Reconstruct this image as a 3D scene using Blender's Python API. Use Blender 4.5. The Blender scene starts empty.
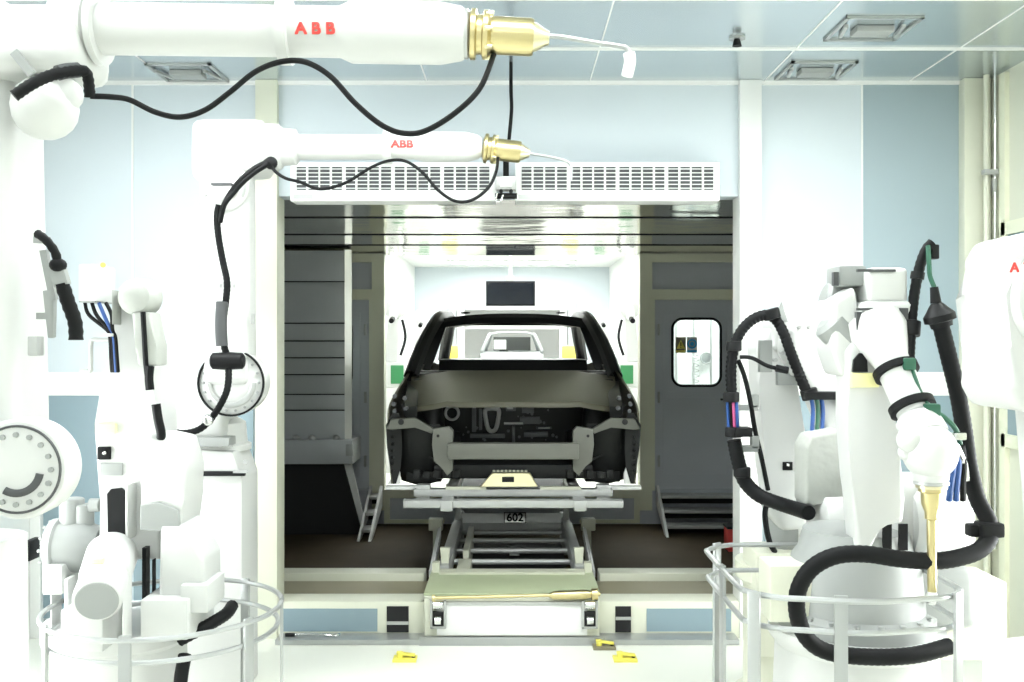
import bpy, bmesh, math, random
from mathutils import Vector, Matrix, Quaternion
random.seed(5)
V = Vector
SC = bpy.context.scene
COL = SC.collection
PI = math.pi
FPX = 995.0
CAMZ = 1.9

def P(x, y, d):
    """a point of the place: read at pixel (x, y) of the photograph, d metres in front of the camera"""
    return V(((x - 512) / FPX * d, d, CAMZ - (y - 341) / FPX * d))

def S(px, d):
    return px * d / FPX

# ------------------------------------------------------------------ materials
def mat(name, col, rough=0.5, metal=0.0, spec=0.5, coat=0.0, noise=None, bump=None, emit=None):
    m = bpy.data.materials.new(name); m.use_nodes = True
    nt = m.node_tree; b = nt.nodes['Principled BSDF']
    b.inputs['Base Color'].default_value = (*col, 1)
    b.inputs['Roughness'].default_value = rough
    b.inputs['Metallic'].default_value = metal
    b.inputs['Specular IOR Level'].default_value = spec
    b.inputs['Coat Weight'].default_value = coat
    if noise or bump:
        tc = nt.nodes.new('ShaderNodeTexCoord')
    if noise:
        sc_, amt = noise[0], noise[1]
        n = nt.nodes.new('ShaderNodeTexNoise'); n.inputs['Scale'].default_value = sc_
        n.inputs['Detail'].default_value = 6
        nt.links.new(tc.outputs['Object'], n.inputs['Vector'])
        mx = nt.nodes.new('ShaderNodeMix'); mx.data_type = 'RGBA'
        mx.inputs['A'].default_value = (*[c * (1 - amt) for c in col], 1)
        mx.inputs['B'].default_value = (*[min(1, c * (1 + amt)) for c in col], 1)
        nt.links.new(n.outputs['Fac'], mx.inputs['Factor'])
        nt.links.new(mx.outputs['Result'], b.inputs['Base Color'])
    if bump:
        n2 = nt.nodes.new('ShaderNodeTexNoise'); n2.inputs['Scale'].default_value = bump[0]
        n2.inputs['Detail'].default_value = 2
        mp = nt.nodes.new('ShaderNodeMapping')
        mp.inputs['Scale'].default_value = bump[2] if len(bump) > 2 else (1, 1, 1)
        nt.links.new(tc.outputs['Object'], mp.inputs['Vector'])
        nt.links.new(mp.outputs['Vector'], n2.inputs['Vector'])
        bp = nt.nodes.new('ShaderNodeBump'); bp.inputs['Strength'].default_value = bump[1]
        bp.inputs['Distance'].default_value = 0.05
        nt.links.new(n2.outputs['Fac'], bp.inputs['Height'])
        nt.links.new(bp.outputs['Normal'], b.inputs['Normal'])
    if emit:
        b.inputs['Emission Color'].default_value = (*emit[0], 1)
        b.inputs['Emission Strength'].default_value = emit[1]
    return m

def glass_mat(name):
    m = bpy.data.materials.new(name); m.use_nodes = True
    nt = m.node_tree; nt.nodes.clear()
    o = nt.nodes.new('ShaderNodeOutputMaterial')
    t = nt.nodes.new('ShaderNodeBsdfTransparent'); t.inputs['Color'].default_value = (.93, .97, .97, 1)
    g = nt.nodes.new('ShaderNodeBsdfGlossy'); g.inputs['Roughness'].default_value = .02
    mx = nt.nodes.new('ShaderNodeMixShader'); mx.inputs[0].default_value = .06
    nt.links.new(t.outputs[0], mx.inputs[1]); nt.links.new(g.outputs[0], mx.inputs[2])
    nt.links.new(mx.outputs[0], o.inputs['Surface'])
    return m

M = dict(
    robot=mat('robot_white_paint', (.58, .59, .575), .38, noise=(3, .02)),
    robot_grey=mat('robot_pale_grey_paint', (.30, .315, .305), .45, noise=(3, .03)),
    cover=mat('fabric_cover', (.40, .415, .385), .8, bump=(14, .15)),
    wall=mat('satin_steel_panel', (.56, .62, .66), .45, noise=(.8, .04)),
    sheet=mat('reflection_tinted_steel', (.31, .385, .42), .4, noise=(.8, .05)),  # wall panel colour darkened to carry a reflection
    wall_low=mat('blue_grey_panel', (.22, .30, .34), .35, noise=(1, .06)),
    white=mat('white_enamel', (.76, .77, .755), .45, noise=(2, .02)),
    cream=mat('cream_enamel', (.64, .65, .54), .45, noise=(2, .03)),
    ceil=mat('brushed_ceiling_steel', (.55, .61, .64), .22, metal=.75, bump=(1.2, .05)),
    floor=mat('white_floor_coating', (.78, .79, .72), .4, noise=(2.2, .06)),
    mirror=mat('polished_soffit_steel', (.72, .72, .66), .11, metal=1.0, bump=(2.2, .13, (.7, 1.6, 1))),
    dark_steel=mat('dark_grey_steel', (.44, .465, .48), .32, metal=.2, bump=(1.5, .10, (1, 1, 3)), noise=(2.5, .12)),
    door_grey=mat('door_grey_paint', (.52, .55, .585), .4, noise=(3, .06)),
    olive=mat('olive_cream_frame_paint', (.74, .75, .59), .45, noise=(3, .05)),
    pit=mat('brown_pit_floor', (.062, .046, .026), .75, spec=.15, noise=(3.5, .25)),
    brown=mat('tan_floor_plate', (.22, .20, .13), .45, noise=(4, .15)),
    beam=mat('pale_beam_paint', (.52, .53, .43), .4, noise=(4, .08)),
    black=mat('black_rubber', (.006, .0065, .007), .55, spec=.16),
    black_plastic=mat('black_plastic', (.009, .0095, .010), .5, spec=.18),
    grey_sleeve=mat('grey_sleeve', (.06, .063, .066), .5),
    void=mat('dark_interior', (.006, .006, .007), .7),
    gold=mat('brass_gold', (.62, .53, .28), .30, metal=1.0),
    gold_pale=mat('pale_brass', (.80, .74, .50), .28, metal=.9),
    chrome=mat('bright_steel', (.72, .73, .72), .2, metal=1.0),
    satin=mat('satin_steel', (.80, .80, .78), .30, metal=1.0),
    steel=mat('grey_steel', (.44, .45, .44), .38, metal=.4, noise=(6, .1)),
    rail=mat('galvanised_rail', (.40, .415, .41), .3, metal=.55, noise=(8, .06)),
    ecoat=mat('olive_grey_electrocoat', (.088, .085, .058), .38, spec=.35, coat=0, noise=(5, .06)),
    ecoat_lit=mat('lit_electrocoat', (.115, .118, .10), .4, noise=(9, .08)),  # same electrocoat, paler colour stands in for booth light falling on it
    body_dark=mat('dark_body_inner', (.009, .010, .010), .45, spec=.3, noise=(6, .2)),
    bay_lightened=mat('lightened_bay_steel', (.50, .51, .50), .4),  # paler colour stands in for light that misses the engine bay
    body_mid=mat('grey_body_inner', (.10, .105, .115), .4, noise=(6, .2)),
    car_white=mat('white_car_primer', (.40, .42, .42), .4),
    car_trim=mat('car_dark_trim', (.06, .065, .06), .4),
    yellow=mat('yellow_paint', (.80, .72, .13), .5),
    pale_yellow=mat('pale_yellow_label', (.90, .86, .42), .5),
    green=mat('green_paint', (.03, .20, .07), .5),
    platform=mat('pale_green_platform', (.42, .47, .30), .4, noise=(5, .06)),
    red=mat('red_lettering', (.72, .06, .05), .5),
    blue=mat('blue_plastic', (.015, .07, .26), .4),
    blue_sign=mat('blue_sign_face', (.05, .42, .80), .5),
    pink=mat('pink_cable', (.55, .10, .25), .4),
    cable_green=mat('green_cable', (.02, .10, .06), .4),
    screen=mat('black_screen', (.006, .008, .012), .12),
    lamp=mat('lamp_diffuser', (.9, .9, .9), .5, emit=((.97, 1.0, 1.0), 9.0)),
    lamp_front=mat('front_lamp_diffuser', (.9, .9, .9), .5, emit=((.97, 1.0, 1.0), 24.0)),
    lamp_added=mat('added_lamp_diffuser', (.9, .9, .9), .5, emit=((.97, 1.0, 1.0), 10.0)),
    lamp_far=mat('far_lamp_diffuser', (.9, .9, .9), .5, emit=((.97, 1.0, .97), 26.0)),
    glass=glass_mat('window_glass'),
)

# ------------------------------------------------------------------ mesh builder
def frame_of(axis, ref=None):
    a = axis.normalized()
    r = ref if ref is not None else (V((0, 0, 1)) if abs(a.z) < .9 else V((1, 0, 0)))
    u = r.cross(a)
    if u.length < 1e-6:
        u = V((0, 1, 0)).cross(a)
    u.normalize(); w = a.cross(u)
    return a, u, w            # u sideways, w up-ish

def catmull(pts, n=8):
    pts = [V(p) for p in pts]
    out = []
    for i in range(len(pts) - 1):
        p0 = pts[max(i - 1, 0)]; p1 = pts[i]; p2 = pts[i + 1]; p3 = pts[min(i + 2, len(pts) - 1)]
        for k in range(n):
            t = k / n
            out.append(.5 * (2 * p1 + (p2 - p0) * t + (2 * p0 - 5 * p1 + 4 * p2 - p3) * t * t + (3 * p1 - p0 - 3 * p2 + p3) * t ** 3))
    out.append(pts[-1])
    return out

PATTERN = set('slats joint groove stud strip row tooth moulding hole exclamation gasket'.split())

class MB:
    def __init__(self):
        self.bm = bmesh.new()
    def _faces(self, vs, fs):
        bv = [self.bm.verts.new(v) for v in vs]
        res = []
        for f in fs:
            try:
                res.append(self.bm.faces.new([bv[i] for i in f]))
            except ValueError:
                pass
        return bv, res
    def _bevel(self, bv, bev, seg=2):
        s = set(bv)
        es = [e for e in self.bm.edges if e.verts[0] in s and e.verts[1] in s]
        bmesh.ops.bevel(self.bm, geom=es, offset=bev, segments=seg, profile=.6, affect='EDGES', clamp_overlap=True)
    def hexa(self, c8, bev=0, seg=2):
        bv, _ = self._faces(c8, [(0, 3, 2, 1), (4, 5, 6, 7), (0, 1, 5, 4), (1, 2, 6, 5), (2, 3, 7, 6), (3, 0, 4, 7)])
        if bev:
            self._bevel(bv, bev, seg)
        return self
    def box(self, c, s, bev=0, rot=None, seg=2):
        c = V(c); hx, hy, hz = s[0] / 2, s[1] / 2, s[2] / 2
        q = [(-hx, -hy, -hz), (hx, -hy, -hz), (hx, hy, -hz), (-hx, hy, -hz), (-hx, -hy, hz), (hx, -hy, hz), (hx, hy, hz), (-hx, hy, hz)]
        q = [V(p) for p in q]
        if rot is not None:
            q = [rot @ p for p in q]
        return self.hexa([c + p for p in q], bev, seg)
    def span(self, a, b, bev=0):
        a, b = V(a), V(b)
        return self.box((a + b) / 2, [abs(b[i] - a[i]) for i in range(3)], bev)
    def beam(self, p0, p1, w0, h0, w1=None, h1=None, ref=None, bev=0, seg=2):
        w1 = w0 if w1 is None else w1; h1 = h0 if h1 is None else h1
        p0, p1 = V(p0), V(p1)
        a, u, w = frame_of(p1 - p0, ref)
        def ring(p, ww, hh):
            return [p - u * ww / 2 - w * hh / 2, p + u * ww / 2 - w * hh / 2, p + u * ww / 2 + w * hh / 2, p - u * ww / 2 + w * hh / 2]
        return self.hexa(ring(p0, w0, h0) + ring(p1, w1, h1), bev, seg)
    def lathe(self, p0, axis, prof, seg=28, cap=True):
        p0 = V(p0); a, u, w = frame_of(V(axis))
        vs, fs = [], []
        for t, r in prof:
            for k in range(seg):
                an = 2 * PI * k / seg
                vs.append(p0 + a * t + (u * math.cos(an) + w * math.sin(an)) * max(r, 1e-5))
        for i in range(len(prof) - 1):
            for k in range(seg):
                k2 = (k + 1) % seg
                fs.append((i * seg + k, i * seg + k2, (i + 1) * seg + k2, (i + 1) * seg + k))
        if cap:
            fs.append(tuple(reversed(range(seg)))); n = (len(prof) - 1) * seg
            fs.append(tuple(n + k for k in range(seg)))
        self._faces(vs, fs)
        return self
    def cyl(self, p0, p1, r0, r1=None, seg=28, bev=0):
        p0, p1 = V(p0), V(p1); r1 = r0 if r1 is None else r1
        L = (p1 - p0).length
        if bev:
            pr = [(0, r0 - bev), (bev * .3, r0 - bev * .3), (bev, r0), (L - bev, r1), (L - bev * .3, r1 - bev * .3), (L, r1 - bev)]
        else:
            pr = [(0, r0), (L, r1)]
        return self.lathe(p0, p1 - p0, pr, seg)
    def ball(self, c, r, seg=20, sq=(1, 1, 1)):
        res = bmesh.ops.create_uvsphere(self.bm, u_segments=seg, v_segments=seg // 2, radius=1)
        for v in res['verts']:
            v.co = V(c) + V((v.co.x * r * sq[0], v.co.y * r * sq[1], v.co.z * r * sq[2]))
        return self
    def tube(self, pts, r, seg=8, n=8, smooth=True, ridge=None, step=None):
        p = catmull(pts, n) if smooth else [V(q) for q in pts]
        if ridge:
            step = step or .012                      # resample evenly for a corrugated hose
            d = [0]
            for i in range(1, len(p)):
                d.append(d[-1] + (p[i] - p[i - 1]).length)
            m = max(4, int(d[-1] / step)); q = []; j = 0
            for k in range(m + 1):
                s = d[-1] * k / m
                while j < len(d) - 2 and d[j + 1] < s:
                    j += 1
                q.append(p[j].lerp(p[j + 1], (s - d[j]) / max(1e-9, d[j + 1] - d[j])))
            p = q
        vs, fs = [], []
        t0 = (p[1] - p[0]).normalized()
        _, u, _ = frame_of(t0)
        for i, c in enumerate(p):
            t = (p[min(i + 1, len(p) - 1)] - p[max(i - 1, 0)])
            t = t.normalized() if t.length > 1e-9 else t0
            u = (u - t * u.dot(t)).normalized(); w = t.cross(u)
            rr = r
            if ridge:
                rr = r * (1 - ridge * (i % 2))
            for k in range(seg):
                an = 2 * PI * k / seg
                vs.append(c + (u * math.cos(an) + w * math.sin(an)) * rr)
        for i in range(len(p) - 1):
            for k in range(seg):
                k2 = (k + 1) % seg
                fs.append((i * seg + k, i * seg + k2, (i + 1) * seg + k2, (i + 1) * seg + k))
        fs.append(tuple(reversed(range(seg)))); nn = (len(p) - 1) * seg
        fs.append(tuple(nn + k for k in range(seg)))
        self._faces(vs, fs)
        return self
    def arc(self, c, axis, R, r, a0=0, a1=360, seg=48, ts=8, flat=None):
        a, u, w = frame_of(V(axis)); c = V(c)
        full = abs(a1 - a0) >= 360
        n = max(3, int(seg * abs(a1 - a0) / 360)); m = n if full else n + 1
        vs, fs = [], []
        for i in range(m):
            an = math.radians(a0 + (a1 - a0) * i / n)
            rad = u * math.cos(an) + w * math.sin(an)
            for k in range(ts):
                b = 2 * PI * (k + .5) / ts
                rr = r; aa = r if flat is None else flat
                vs.append(c + rad * (R + rr * math.cos(b)) + a * (aa * math.sin(b)))
        for i in range(n):
            i2 = (i + 1) % m
            for k in range(ts):
                k2 = (k + 1) % ts
                fs.append((i * ts + k, i * ts + k2, i2 * ts + k2, i2 * ts + k))
        if not full:
            fs.append(tuple(range(ts))); fs.append(tuple((m - 1) * ts + k for k in reversed(range(ts))))
        self._faces(vs, fs)
        return self
    def prism(self, poly, vec, bev=0, seg=3):
        poly = [V(p) for p in poly]; vec = V(vec); n = len(poly)
        fs = [tuple(range(n)), tuple(reversed(range(n, 2 * n)))]
        for i in range(n):
            j = (i + 1) % n
            fs.append((i, i + n, j + n, j))
        bv, _ = self._faces(poly + [p + vec for p in poly], fs)
        if bev:
            self._bevel(bv, bev, seg)
        return self
    def loft(self, rows, close=False):
        n = len(rows[0]); vs = [V(p) for r in rows for p in r]; fs = []
        for i in range(len(rows) - 1):
            for k in range(n if close else n - 1):
                k2 = (k + 1) % n
                fs.append((i * n + k, i * n + k2, (i + 1) * n + k2, (i + 1) * n + k))
        self._faces(vs, fs)
        return self
    def sheet(self, rows, th):
        """a curved panel with thickness"""
        n = len(rows[0]); m = len(rows)
        self.bm.verts.ensure_lookup_table()
        vs = [V(p) for r in rows for p in r]; fs = []
        nrm = []
        for i in range(m):
            for k in range(n):
                a = V(rows[min(i + 1, m - 1)][k]) - V(rows[max(i - 1, 0)][k])
                b = V(rows[i][min(k + 1, n - 1)]) - V(rows[i][max(k - 1, 0)])
                c = a.cross(b); nrm.append(c.normalized() if c.length > 1e-9 else V((0, 0, 1)))
        N = n * m
        vs += [v - nn * th for v, nn in zip(vs, nrm)]
        for i in range(m - 1):
            for k in range(n - 1):
                q = (i * n + k, i * n + k + 1, (i + 1) * n + k + 1, (i + 1) * n + k)
                fs.append(q); fs.append(tuple(N + t for t in reversed(q)))
        for i in range(m - 1):
            fs.append((i * n, (i + 1) * n, N + (i + 1) * n, N + i * n))
            e = n - 1
            fs.append(((i + 1) * n + e, i * n + e, N + i * n + e, N + (i + 1) * n + e))
        for k in range(n - 1):
            fs.append((k + 1, k, N + k, N + k + 1))
            b = (m - 1) * n
            fs.append((b + k, b + k + 1, N + b + k + 1, N + b + k))
        self._faces(vs, fs)
        return self
    def clusters(self):
        """groups of connected faces, pieces that touch counted as one"""
        self.bm.faces.ensure_lookup_table()
        seen = set(); isl = []
        for f in self.bm.faces:
            if f.index in seen: continue
            st = [f]; seen.add(f.index); cur = []
            while st:
                g = st.pop(); cur.append(g.index)
                for e in g.edges:
                    for h in e.link_faces:
                        if h.index not in seen:
                            seen.add(h.index); st.append(h)
            co = [v.co for i in cur for v in self.bm.faces[i].verts]
            isl.append([cur, [min(c[k] for c in co) - .004 for k in range(3)], [max(c[k] for c in co) + .004 for k in range(3)]])
        grp = []
        for cur, lo, hi in isl:
            hit = [g for g in grp if any(all(l2[k] < hi[k] and lo[k] < h2[k] for k in range(3)) for _, l2, h2 in g)]
            new = [(cur, lo, hi)]
            for g in hit:
                new += g; grp.remove(g)
            grp.append(new)
        return [[i for c, _, _ in g for i in c] for g in grp]
    def build(self, name, material, parent=None, sharp=38, loc=None):
        if parent is not None and not any(w in PATTERN for w in name.split('_')):
            self.bm.verts.index_update(); self.bm.faces.ensure_lookup_table(); self.bm.faces.index_update()
            cl_ = self.clusters()
            if 1 < len(cl_) <= 40:
                first = None
                for ids in cl_:
                    q = MB(); mp_ = {}
                    for i in ids:
                        f = self.bm.faces[i]
                        for v in f.verts:
                            if v.index not in mp_: mp_[v.index] = q.bm.verts.new(v.co)
                        q.bm.faces.new([mp_[v.index] for v in f.verts])
                    o = q._finish(name, material, parent, sharp, loc)
                    first = first or o
                self.bm.free()
                return first
        return self._finish(name, material, parent, sharp, loc)
    def _finish(self, name, material, parent, sharp, loc):
        me = bpy.data.meshes.new(name)
        bmesh.ops.recalc_face_normals(self.bm, faces=self.bm.faces)
        root = V((0, 0, 0))
        if parent is not None:
            root = V(parent['_base'])
        else:
            co = [v.co for v in self.bm.verts]
            if loc is not None:
                root = V(loc)
            else:
                root = V(((min(c.x for c in co) + max(c.x for c in co)) / 2, (min(c.y for c in co) + max(c.y for c in co)) / 2, min(c.z for c in co)))
        for v in self.bm.verts:
            v.co -= root
        for f in self.bm.faces:
            f.smooth = True
        self.bm.to_mesh(me); self.bm.free()
        me.set_sharp_from_angle(angle=math.radians(sharp))
        me.materials.append(M[material])
        o = bpy.data.objects.new(name, me); COL.objects.link(o)
        if parent is not None:
            o.parent = parent
        else:
            o.location = root
        o['_base'] = list(root)
        return o

def tag(o, label=None, cat=None, group=None, kind=None):
    if label: o['label'] = label
    if cat: o['category'] = cat
    if group: o['group'] = group
    if kind: o['kind'] = kind
    return o

def thing(name, loc, label, cat, group=None):
    o = bpy.data.objects.new(name, None); COL.objects.link(o)
    o.location = loc; o['_base'] = list(loc); o.empty_display_size = .1
    return tag(o, label, cat, group)

def struct(name, mb, material, parent=None):
    o = mb.build(name, material, parent)
    if parent is None:
        o['kind'] = 'structure'
    return o

def copy_tree(o, parent=None):
    c = o.copy(); COL.objects.link(c)
    if parent is not None: c.parent = parent
    for ch in list(o.children):
        copy_tree(ch, c)
    return c

def text(name, body, material, parent, loc, size, rot=(PI / 2, 0, 0), ext=.001, bold=0, sx=1, label=None, wrap=None):
    cu = bpy.data.curves.new(name, 'FONT'); cu.body = body; cu.size = size
    cu.align_x = 'CENTER'; cu.align_y = 'CENTER'; cu.extrude = ext
    t = bpy.data.objects.new(name + '_src', cu); COL.objects.link(t)
    dg = bpy.context.evaluated_depsgraph_get()
    me = bpy.data.meshes.new_from_object(t.evaluated_get(dg))
    bpy.data.objects.remove(t); bpy.data.curves.remove(cu)
    from mathutils import Euler
    if bold:
        bt = bmesh.new()
        for dx in (-bold, 0, bold):
            for dy in (-bold, 0, bold):
                n0 = len(bt.verts); bt.from_mesh(me); bt.verts.ensure_lookup_table()
                for v in bt.verts[n0:]: v.co += V((dx, dy, .00004 * (dx * 3 + dy) / bold))
        bt.to_mesh(me); bt.free()
    mw = Matrix.Translation(V(loc) - V(parent['_base'])) @ Euler(rot).to_matrix().to_4x4() @ Matrix.Diagonal((sx, 1, 1, 1))
    me.transform(mw)
    if wrap:                                  # lay the letters on a round arm: centre line (y, z) and radius
        bs = V(parent['_base'])
        for v in me.vertices:
            dz = v.co.z + bs.z - wrap[1]
            v.co.y = wrap[0] - bs.y - math.sqrt(max(0, wrap[2] ** 2 - dz * dz)) + (v.co.y + bs.y - loc[1])
    me.materials.clear(); me.materials.append(M[material])
    o = bpy.data.objects.new(name, me); COL.objects.link(o); o.parent = parent
    o['_base'] = parent['_base']
    if label: o['label'] = label
    return o

# ================================================================== THE SETTING
WD = 6.40            # near face of the wall with the opening
WT = .16             # its thickness
ZC = 3.57            # near booth ceiling
XL, XR = -3.08, 3.05
OXL, OXR = -1.50, 1.455      # opening
OZ = 2.83            # opening top / soffit
D2 = 10.6            # second wall
ZP = .31             # doorstep level of the second wall
D3 = 22.5            # far portal wall

struct('floor', MB().span((XL, -2.6, -.12), (XR, WD + WT, 0)), 'floor')
struct('wall_left', MB().span((XL - .12, -2.6, 0), (XL, WD + WT, ZC)), 'white')
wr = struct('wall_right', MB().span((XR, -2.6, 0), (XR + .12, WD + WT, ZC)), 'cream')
m = MB()
for yy in (4.95, 5.55, 6.1):
    m.span((XR - .03, yy, .02), (XR, yy + .07, 3.55))
m.span((XR - .03, 4.95, 2.55), (XR, 6.15, 2.63)); m.span((XR - .03, 4.95, 1.25), (XR, 6.15, 1.33))
m.build('window_frame', 'olive', wr)
MB().span((XR - .012, 5.0, 1.33), (XR - .002, 6.1, 2.55)).build('pane', 'wall_low', wr)
struct('wall_rear', MB().span((XL, -2.72, 0), (XR, -2.6, ZC)), 'white')
# ceiling of steel panels with narrow gaps, lamps let into it
cl = struct('ceiling', MB().span((XL, -2.6, ZC), (XR, WD + WT, ZC + .1)), 'ceil')
m = MB()
for yy in (5.67, 4.84, 4.0):
    m.span((XL + .01, yy - .012, ZC - .012), (XR - .01, yy + .012, ZC))
m.build('joint_strip', 'white', cl)
m = MB()
for xx in (-2.2, -.55, .5, 1.62, 2.55):
    m.span((xx - .004, 3.0, ZC - .004), (xx + .004, WD, ZC))
m.build('seam', 'white', cl)
# ---- wall with the opening
wb = struct('wall_back', MB().span((XL, WD, 0), (OXL - .14, WD + WT, ZC)).span((OXR + .14, WD, 0), (XR, WD + WT, ZC)).span((OXL - .14, WD, OZ), (OXR + .14, WD + WT, ZC)), 'wall')
MB().span((2.256, WD - .008, 1.7), (2.87, WD, ZC - .025)).build('steel_sheet', 'sheet', wb)  # outer wall panel, its darker tint stands in for a reflection
m = MB()
m.span((XL, WD - .02, 1.55), (-2.45, WD, 1.70)); m.span((-2.43, WD - .02, 1.55), (-1.66, WD, 1.70))
m.span((1.62, WD - .02, 1.55), (2.24, WD, 1.70)); m.span((2.26, WD - .02, 1.55), (2.85, WD, 1.70))
m.build('rail', 'white', wb)
m = MB()
m.span((XL, WD - .012, .12), (-2.46, WD, 1.55)).span((-2.43, WD - .012, .12), (-1.66, WD, 1.55))
m.span((1.62, WD - .012, .12), (2.24, WD, 1.55)).span((2.27, WD - .012, .12), (2.85, WD, 1.55))
m.build('lower_panel', 'wall_low', wb)
m = MB()
for xx in (-2.44, 2.25):
    m.span((xx - .006, WD - .006, 1.7), (xx + .006, WD, ZC - .02))
m.build('seam', 'white', wb)
m = MB(); m.span((XL, WD - .02, ZC - .025), (XR, WD, ZC)); m.build('top_strip', 'white', wb)
struct('trim_1', MB().span((OXL - .14, WD - .05, 0), (OXL, WD + WT, ZC - .001), .004), 'cream')
struct('trim_2', MB().span((OXR, WD - .05, 0), (OXR + .14, WD + WT, ZC - .001), .004), 'white')
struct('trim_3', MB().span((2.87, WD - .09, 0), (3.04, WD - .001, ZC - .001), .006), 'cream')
struct('trim_4', MB().span((XL + .001, WD - .05, 0), (XL + .07, WD - .001, ZC - .001), .004), 'white')
# ---- intermediate zone behind it: soffit, pit floor, side walls
m = MB(); ys_ = (WD + WT, 7.5, 8.7, 9.65, D2 + .2)
for ya, yb in zip(ys_[:-1], ys_[1:]):                       # each steel sheet falls a little towards the back
    dz = (yb - ya) * math.tan(math.radians(2.6))
    m.hexa([V((-2.7, ya, OZ + dz)), V((2.7, ya, OZ + dz)), V((2.7, yb, OZ)), V((-2.7, yb, OZ)), V((-2.7, ya, OZ + .1)), V((2.7, ya, OZ + .1)), V((2.7, yb, OZ + .1)), V((-2.7, yb, OZ + .1))])
sf = struct('ceiling_soffit', m, 'mirror')
m = MB()
for yy in ys_[1:-1]:
    m.span((-2.69, yy - .016, OZ - .006), (2.69, yy + .006, OZ + .001))
m.build('joint_strip', 'black_plastic', sf)
struct('floor_pit', MB().span((-2.7, WD + WT, -.15), (2.7, D2, -.05)), 'pit')
struct('wall_left_side_bay', MB().span((-2.8, WD + WT, -.15), (-2.7, D2, OZ + .1)), 'dark_steel')
struct('wall_right_side_bay', MB().span((2.7, WD + WT, -.15), (2.8, D2, OZ + .1)), 'dark_steel')
# floor plates and channels that cross the pit on both sides of the conveyor
for a_, b_ in ((-2.6, -.57), (.57, 2.6)):
    struct('floor_plate', MB().span((a_, 6.57, -.05), (b_, 6.98, .215)), 'brown')
    struct('floor_beam', MB().span((a_ + (.0 if a_ < 0 else .05), 7.04, -.05), (b_ - (.05 if a_ < 0 else 0), 7.22, .255), .008), 'beam')
# ---- sill below the opening, with recessed panels and dark service pockets
sl = struct('trim_5', MB().span((OXL, WD - .04, 0), (-.56, WD + WT, .235), .004).span((.56, WD - .04, 0), (OXR, WD + WT, .235), .004), 'cream')
m = MB(); m.span((-1.48, WD - .046, .045), (-.86, WD - .04, .19)); m.span((.86, WD - .046, .045), (1.40, WD - .04, .19)); m.build('recessed_panel', 'wall_low', sl)
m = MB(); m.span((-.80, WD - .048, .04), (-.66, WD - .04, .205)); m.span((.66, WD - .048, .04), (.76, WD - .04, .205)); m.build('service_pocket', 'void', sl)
m = MB(); m.span((-.80, WD - .055, .09), (-.66, WD - .048, .11)); m.span((.66, WD - .055, .12), (.76, WD - .048, .14)); m.build('pocket_bar', 'steel', sl)
m = MB(); m.span((-1.48, WD - .19, .001), (1.42, WD - .04, .035), .006); m.build('kick_ledge', 'rail', sl)

# ---- second wall: posts, doors, transoms, sill
PX = 1.36
w2 = struct('wall_partition', MB().span((-2.7, D2, -.15), (-PX, D2 + .14, ZP)).span((PX, D2, -.15), (2.7, D2 + .14, ZP)).span((-PX, D2, -.15), (PX, D2 + .14, .23)), 'door_grey')
m = MB()
for s in (-1, 1):
    m.span((s * (PX + .13), D2 - .03, .1), (s * PX, D2 + .14, OZ))
    m.span((s * 2.42, D2 - .02, ZP), (s * 2.52, D2 + .12, OZ))
    m.span((s * PX, D2 - .02, 2.34), (s * 2.5, D2 + .12, 2.45))
    m.span((s * PX, D2 - .02, 2.74), (s * 2.5, D2 + .12, OZ))
    m.span((s * (PX + .13), D2 - .02, ZP), (s * (PX + .16), D2 + .1, 2.34))
m.span((-PX, D2 - .03, .23), (PX, D2 + .14, .32))
for s in (-1, 1):
    m.span((s * .72, D2 - .02, -.04), (s * 1.30, D2, .0)); m.span((s * 1.30, D2 - .02, -.04), (s * 1.36, D2, .23))
m.build('frame', 'olive', w2)
m = MB(); m.span((1.5, D2 + .04, 2.45), (2.44, D2 + .07, 2.74)); m.span((-2.44, D2 + .04, 2.45), (-1.5, D2 + .07, 2.74)); m.build('transom_panel', 'door_grey', w2)
m = MB(); m.span((2.52, D2, -.15), (2.7, D2 + .1, OZ)); m.span((-2.7, D2, -.15), (-2.52, D2 + .1, OZ)); m.build('end_panel', 'dark_steel', w2)

def rrect(cx, cz, w, h, r, n=5):
    out = []
    for sx, sz, a0 in ((1, 1, 0), (-1, 1, 90), (-1, -1, 180), (1, -1, 270)):
        for k in range(n + 1):
            a = math.radians(a0 + 90 * k / n)
            out.append((cx + sx * (w / 2 - r) + r * math.cos(a), cz + sz * (h / 2 - r) + r * math.sin(a)))
    return out

def plate_with_hole(mb, x0, x1, z0, z1, hole, y0, y1):
    """flat panel between y0 and y1 with a rounded hole"""
    n = len(hole); cx = sum(p[0] for p in hole) / n; cz = sum(p[1] for p in hole) / n
    outer = []
    for (hx, hz) in hole:
        dx, dz = hx - cx, hz - cz
        tx = ((x1 - cx) if dx > 0 else (x0 - cx)) / dx if abs(dx) > 1e-9 else 1e9
        tz = ((z1 - cz) if dz > 0 else (z0 - cz)) / dz if abs(dz) > 1e-9 else 1e9
        t = min(tx, tz); outer.append((cx + dx * t, cz + dz * t))
    # make sure the corners are present: snap nearest outer point to each corner
    for c in ((x0, z0), (x1, z0), (x0, z1), (x1, z1)):
        i = min(range(n), key=lambda k: (outer[k][0] - c[0]) ** 2 + (outer[k][1] - c[1]) ** 2)
        outer[i] = c
    A = [V((x, y0, z)) for x, z in outer]; Bq = [V((x, y0, z)) for x, z in hole]
    C = [V((x, y1, z)) for x, z in hole]; D = [V((x, y1, z)) for x, z in outer]
    vs = A + Bq + C + D; fs = []
    for L in range(4):
        a, b = L * n, ((L + 1) % 4) * n
        for k in range(n):
            k2 = (k + 1) % n
            fs.append((a + k, a + k2, b + k2, b + k))
    mb._faces(vs, fs)

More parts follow.
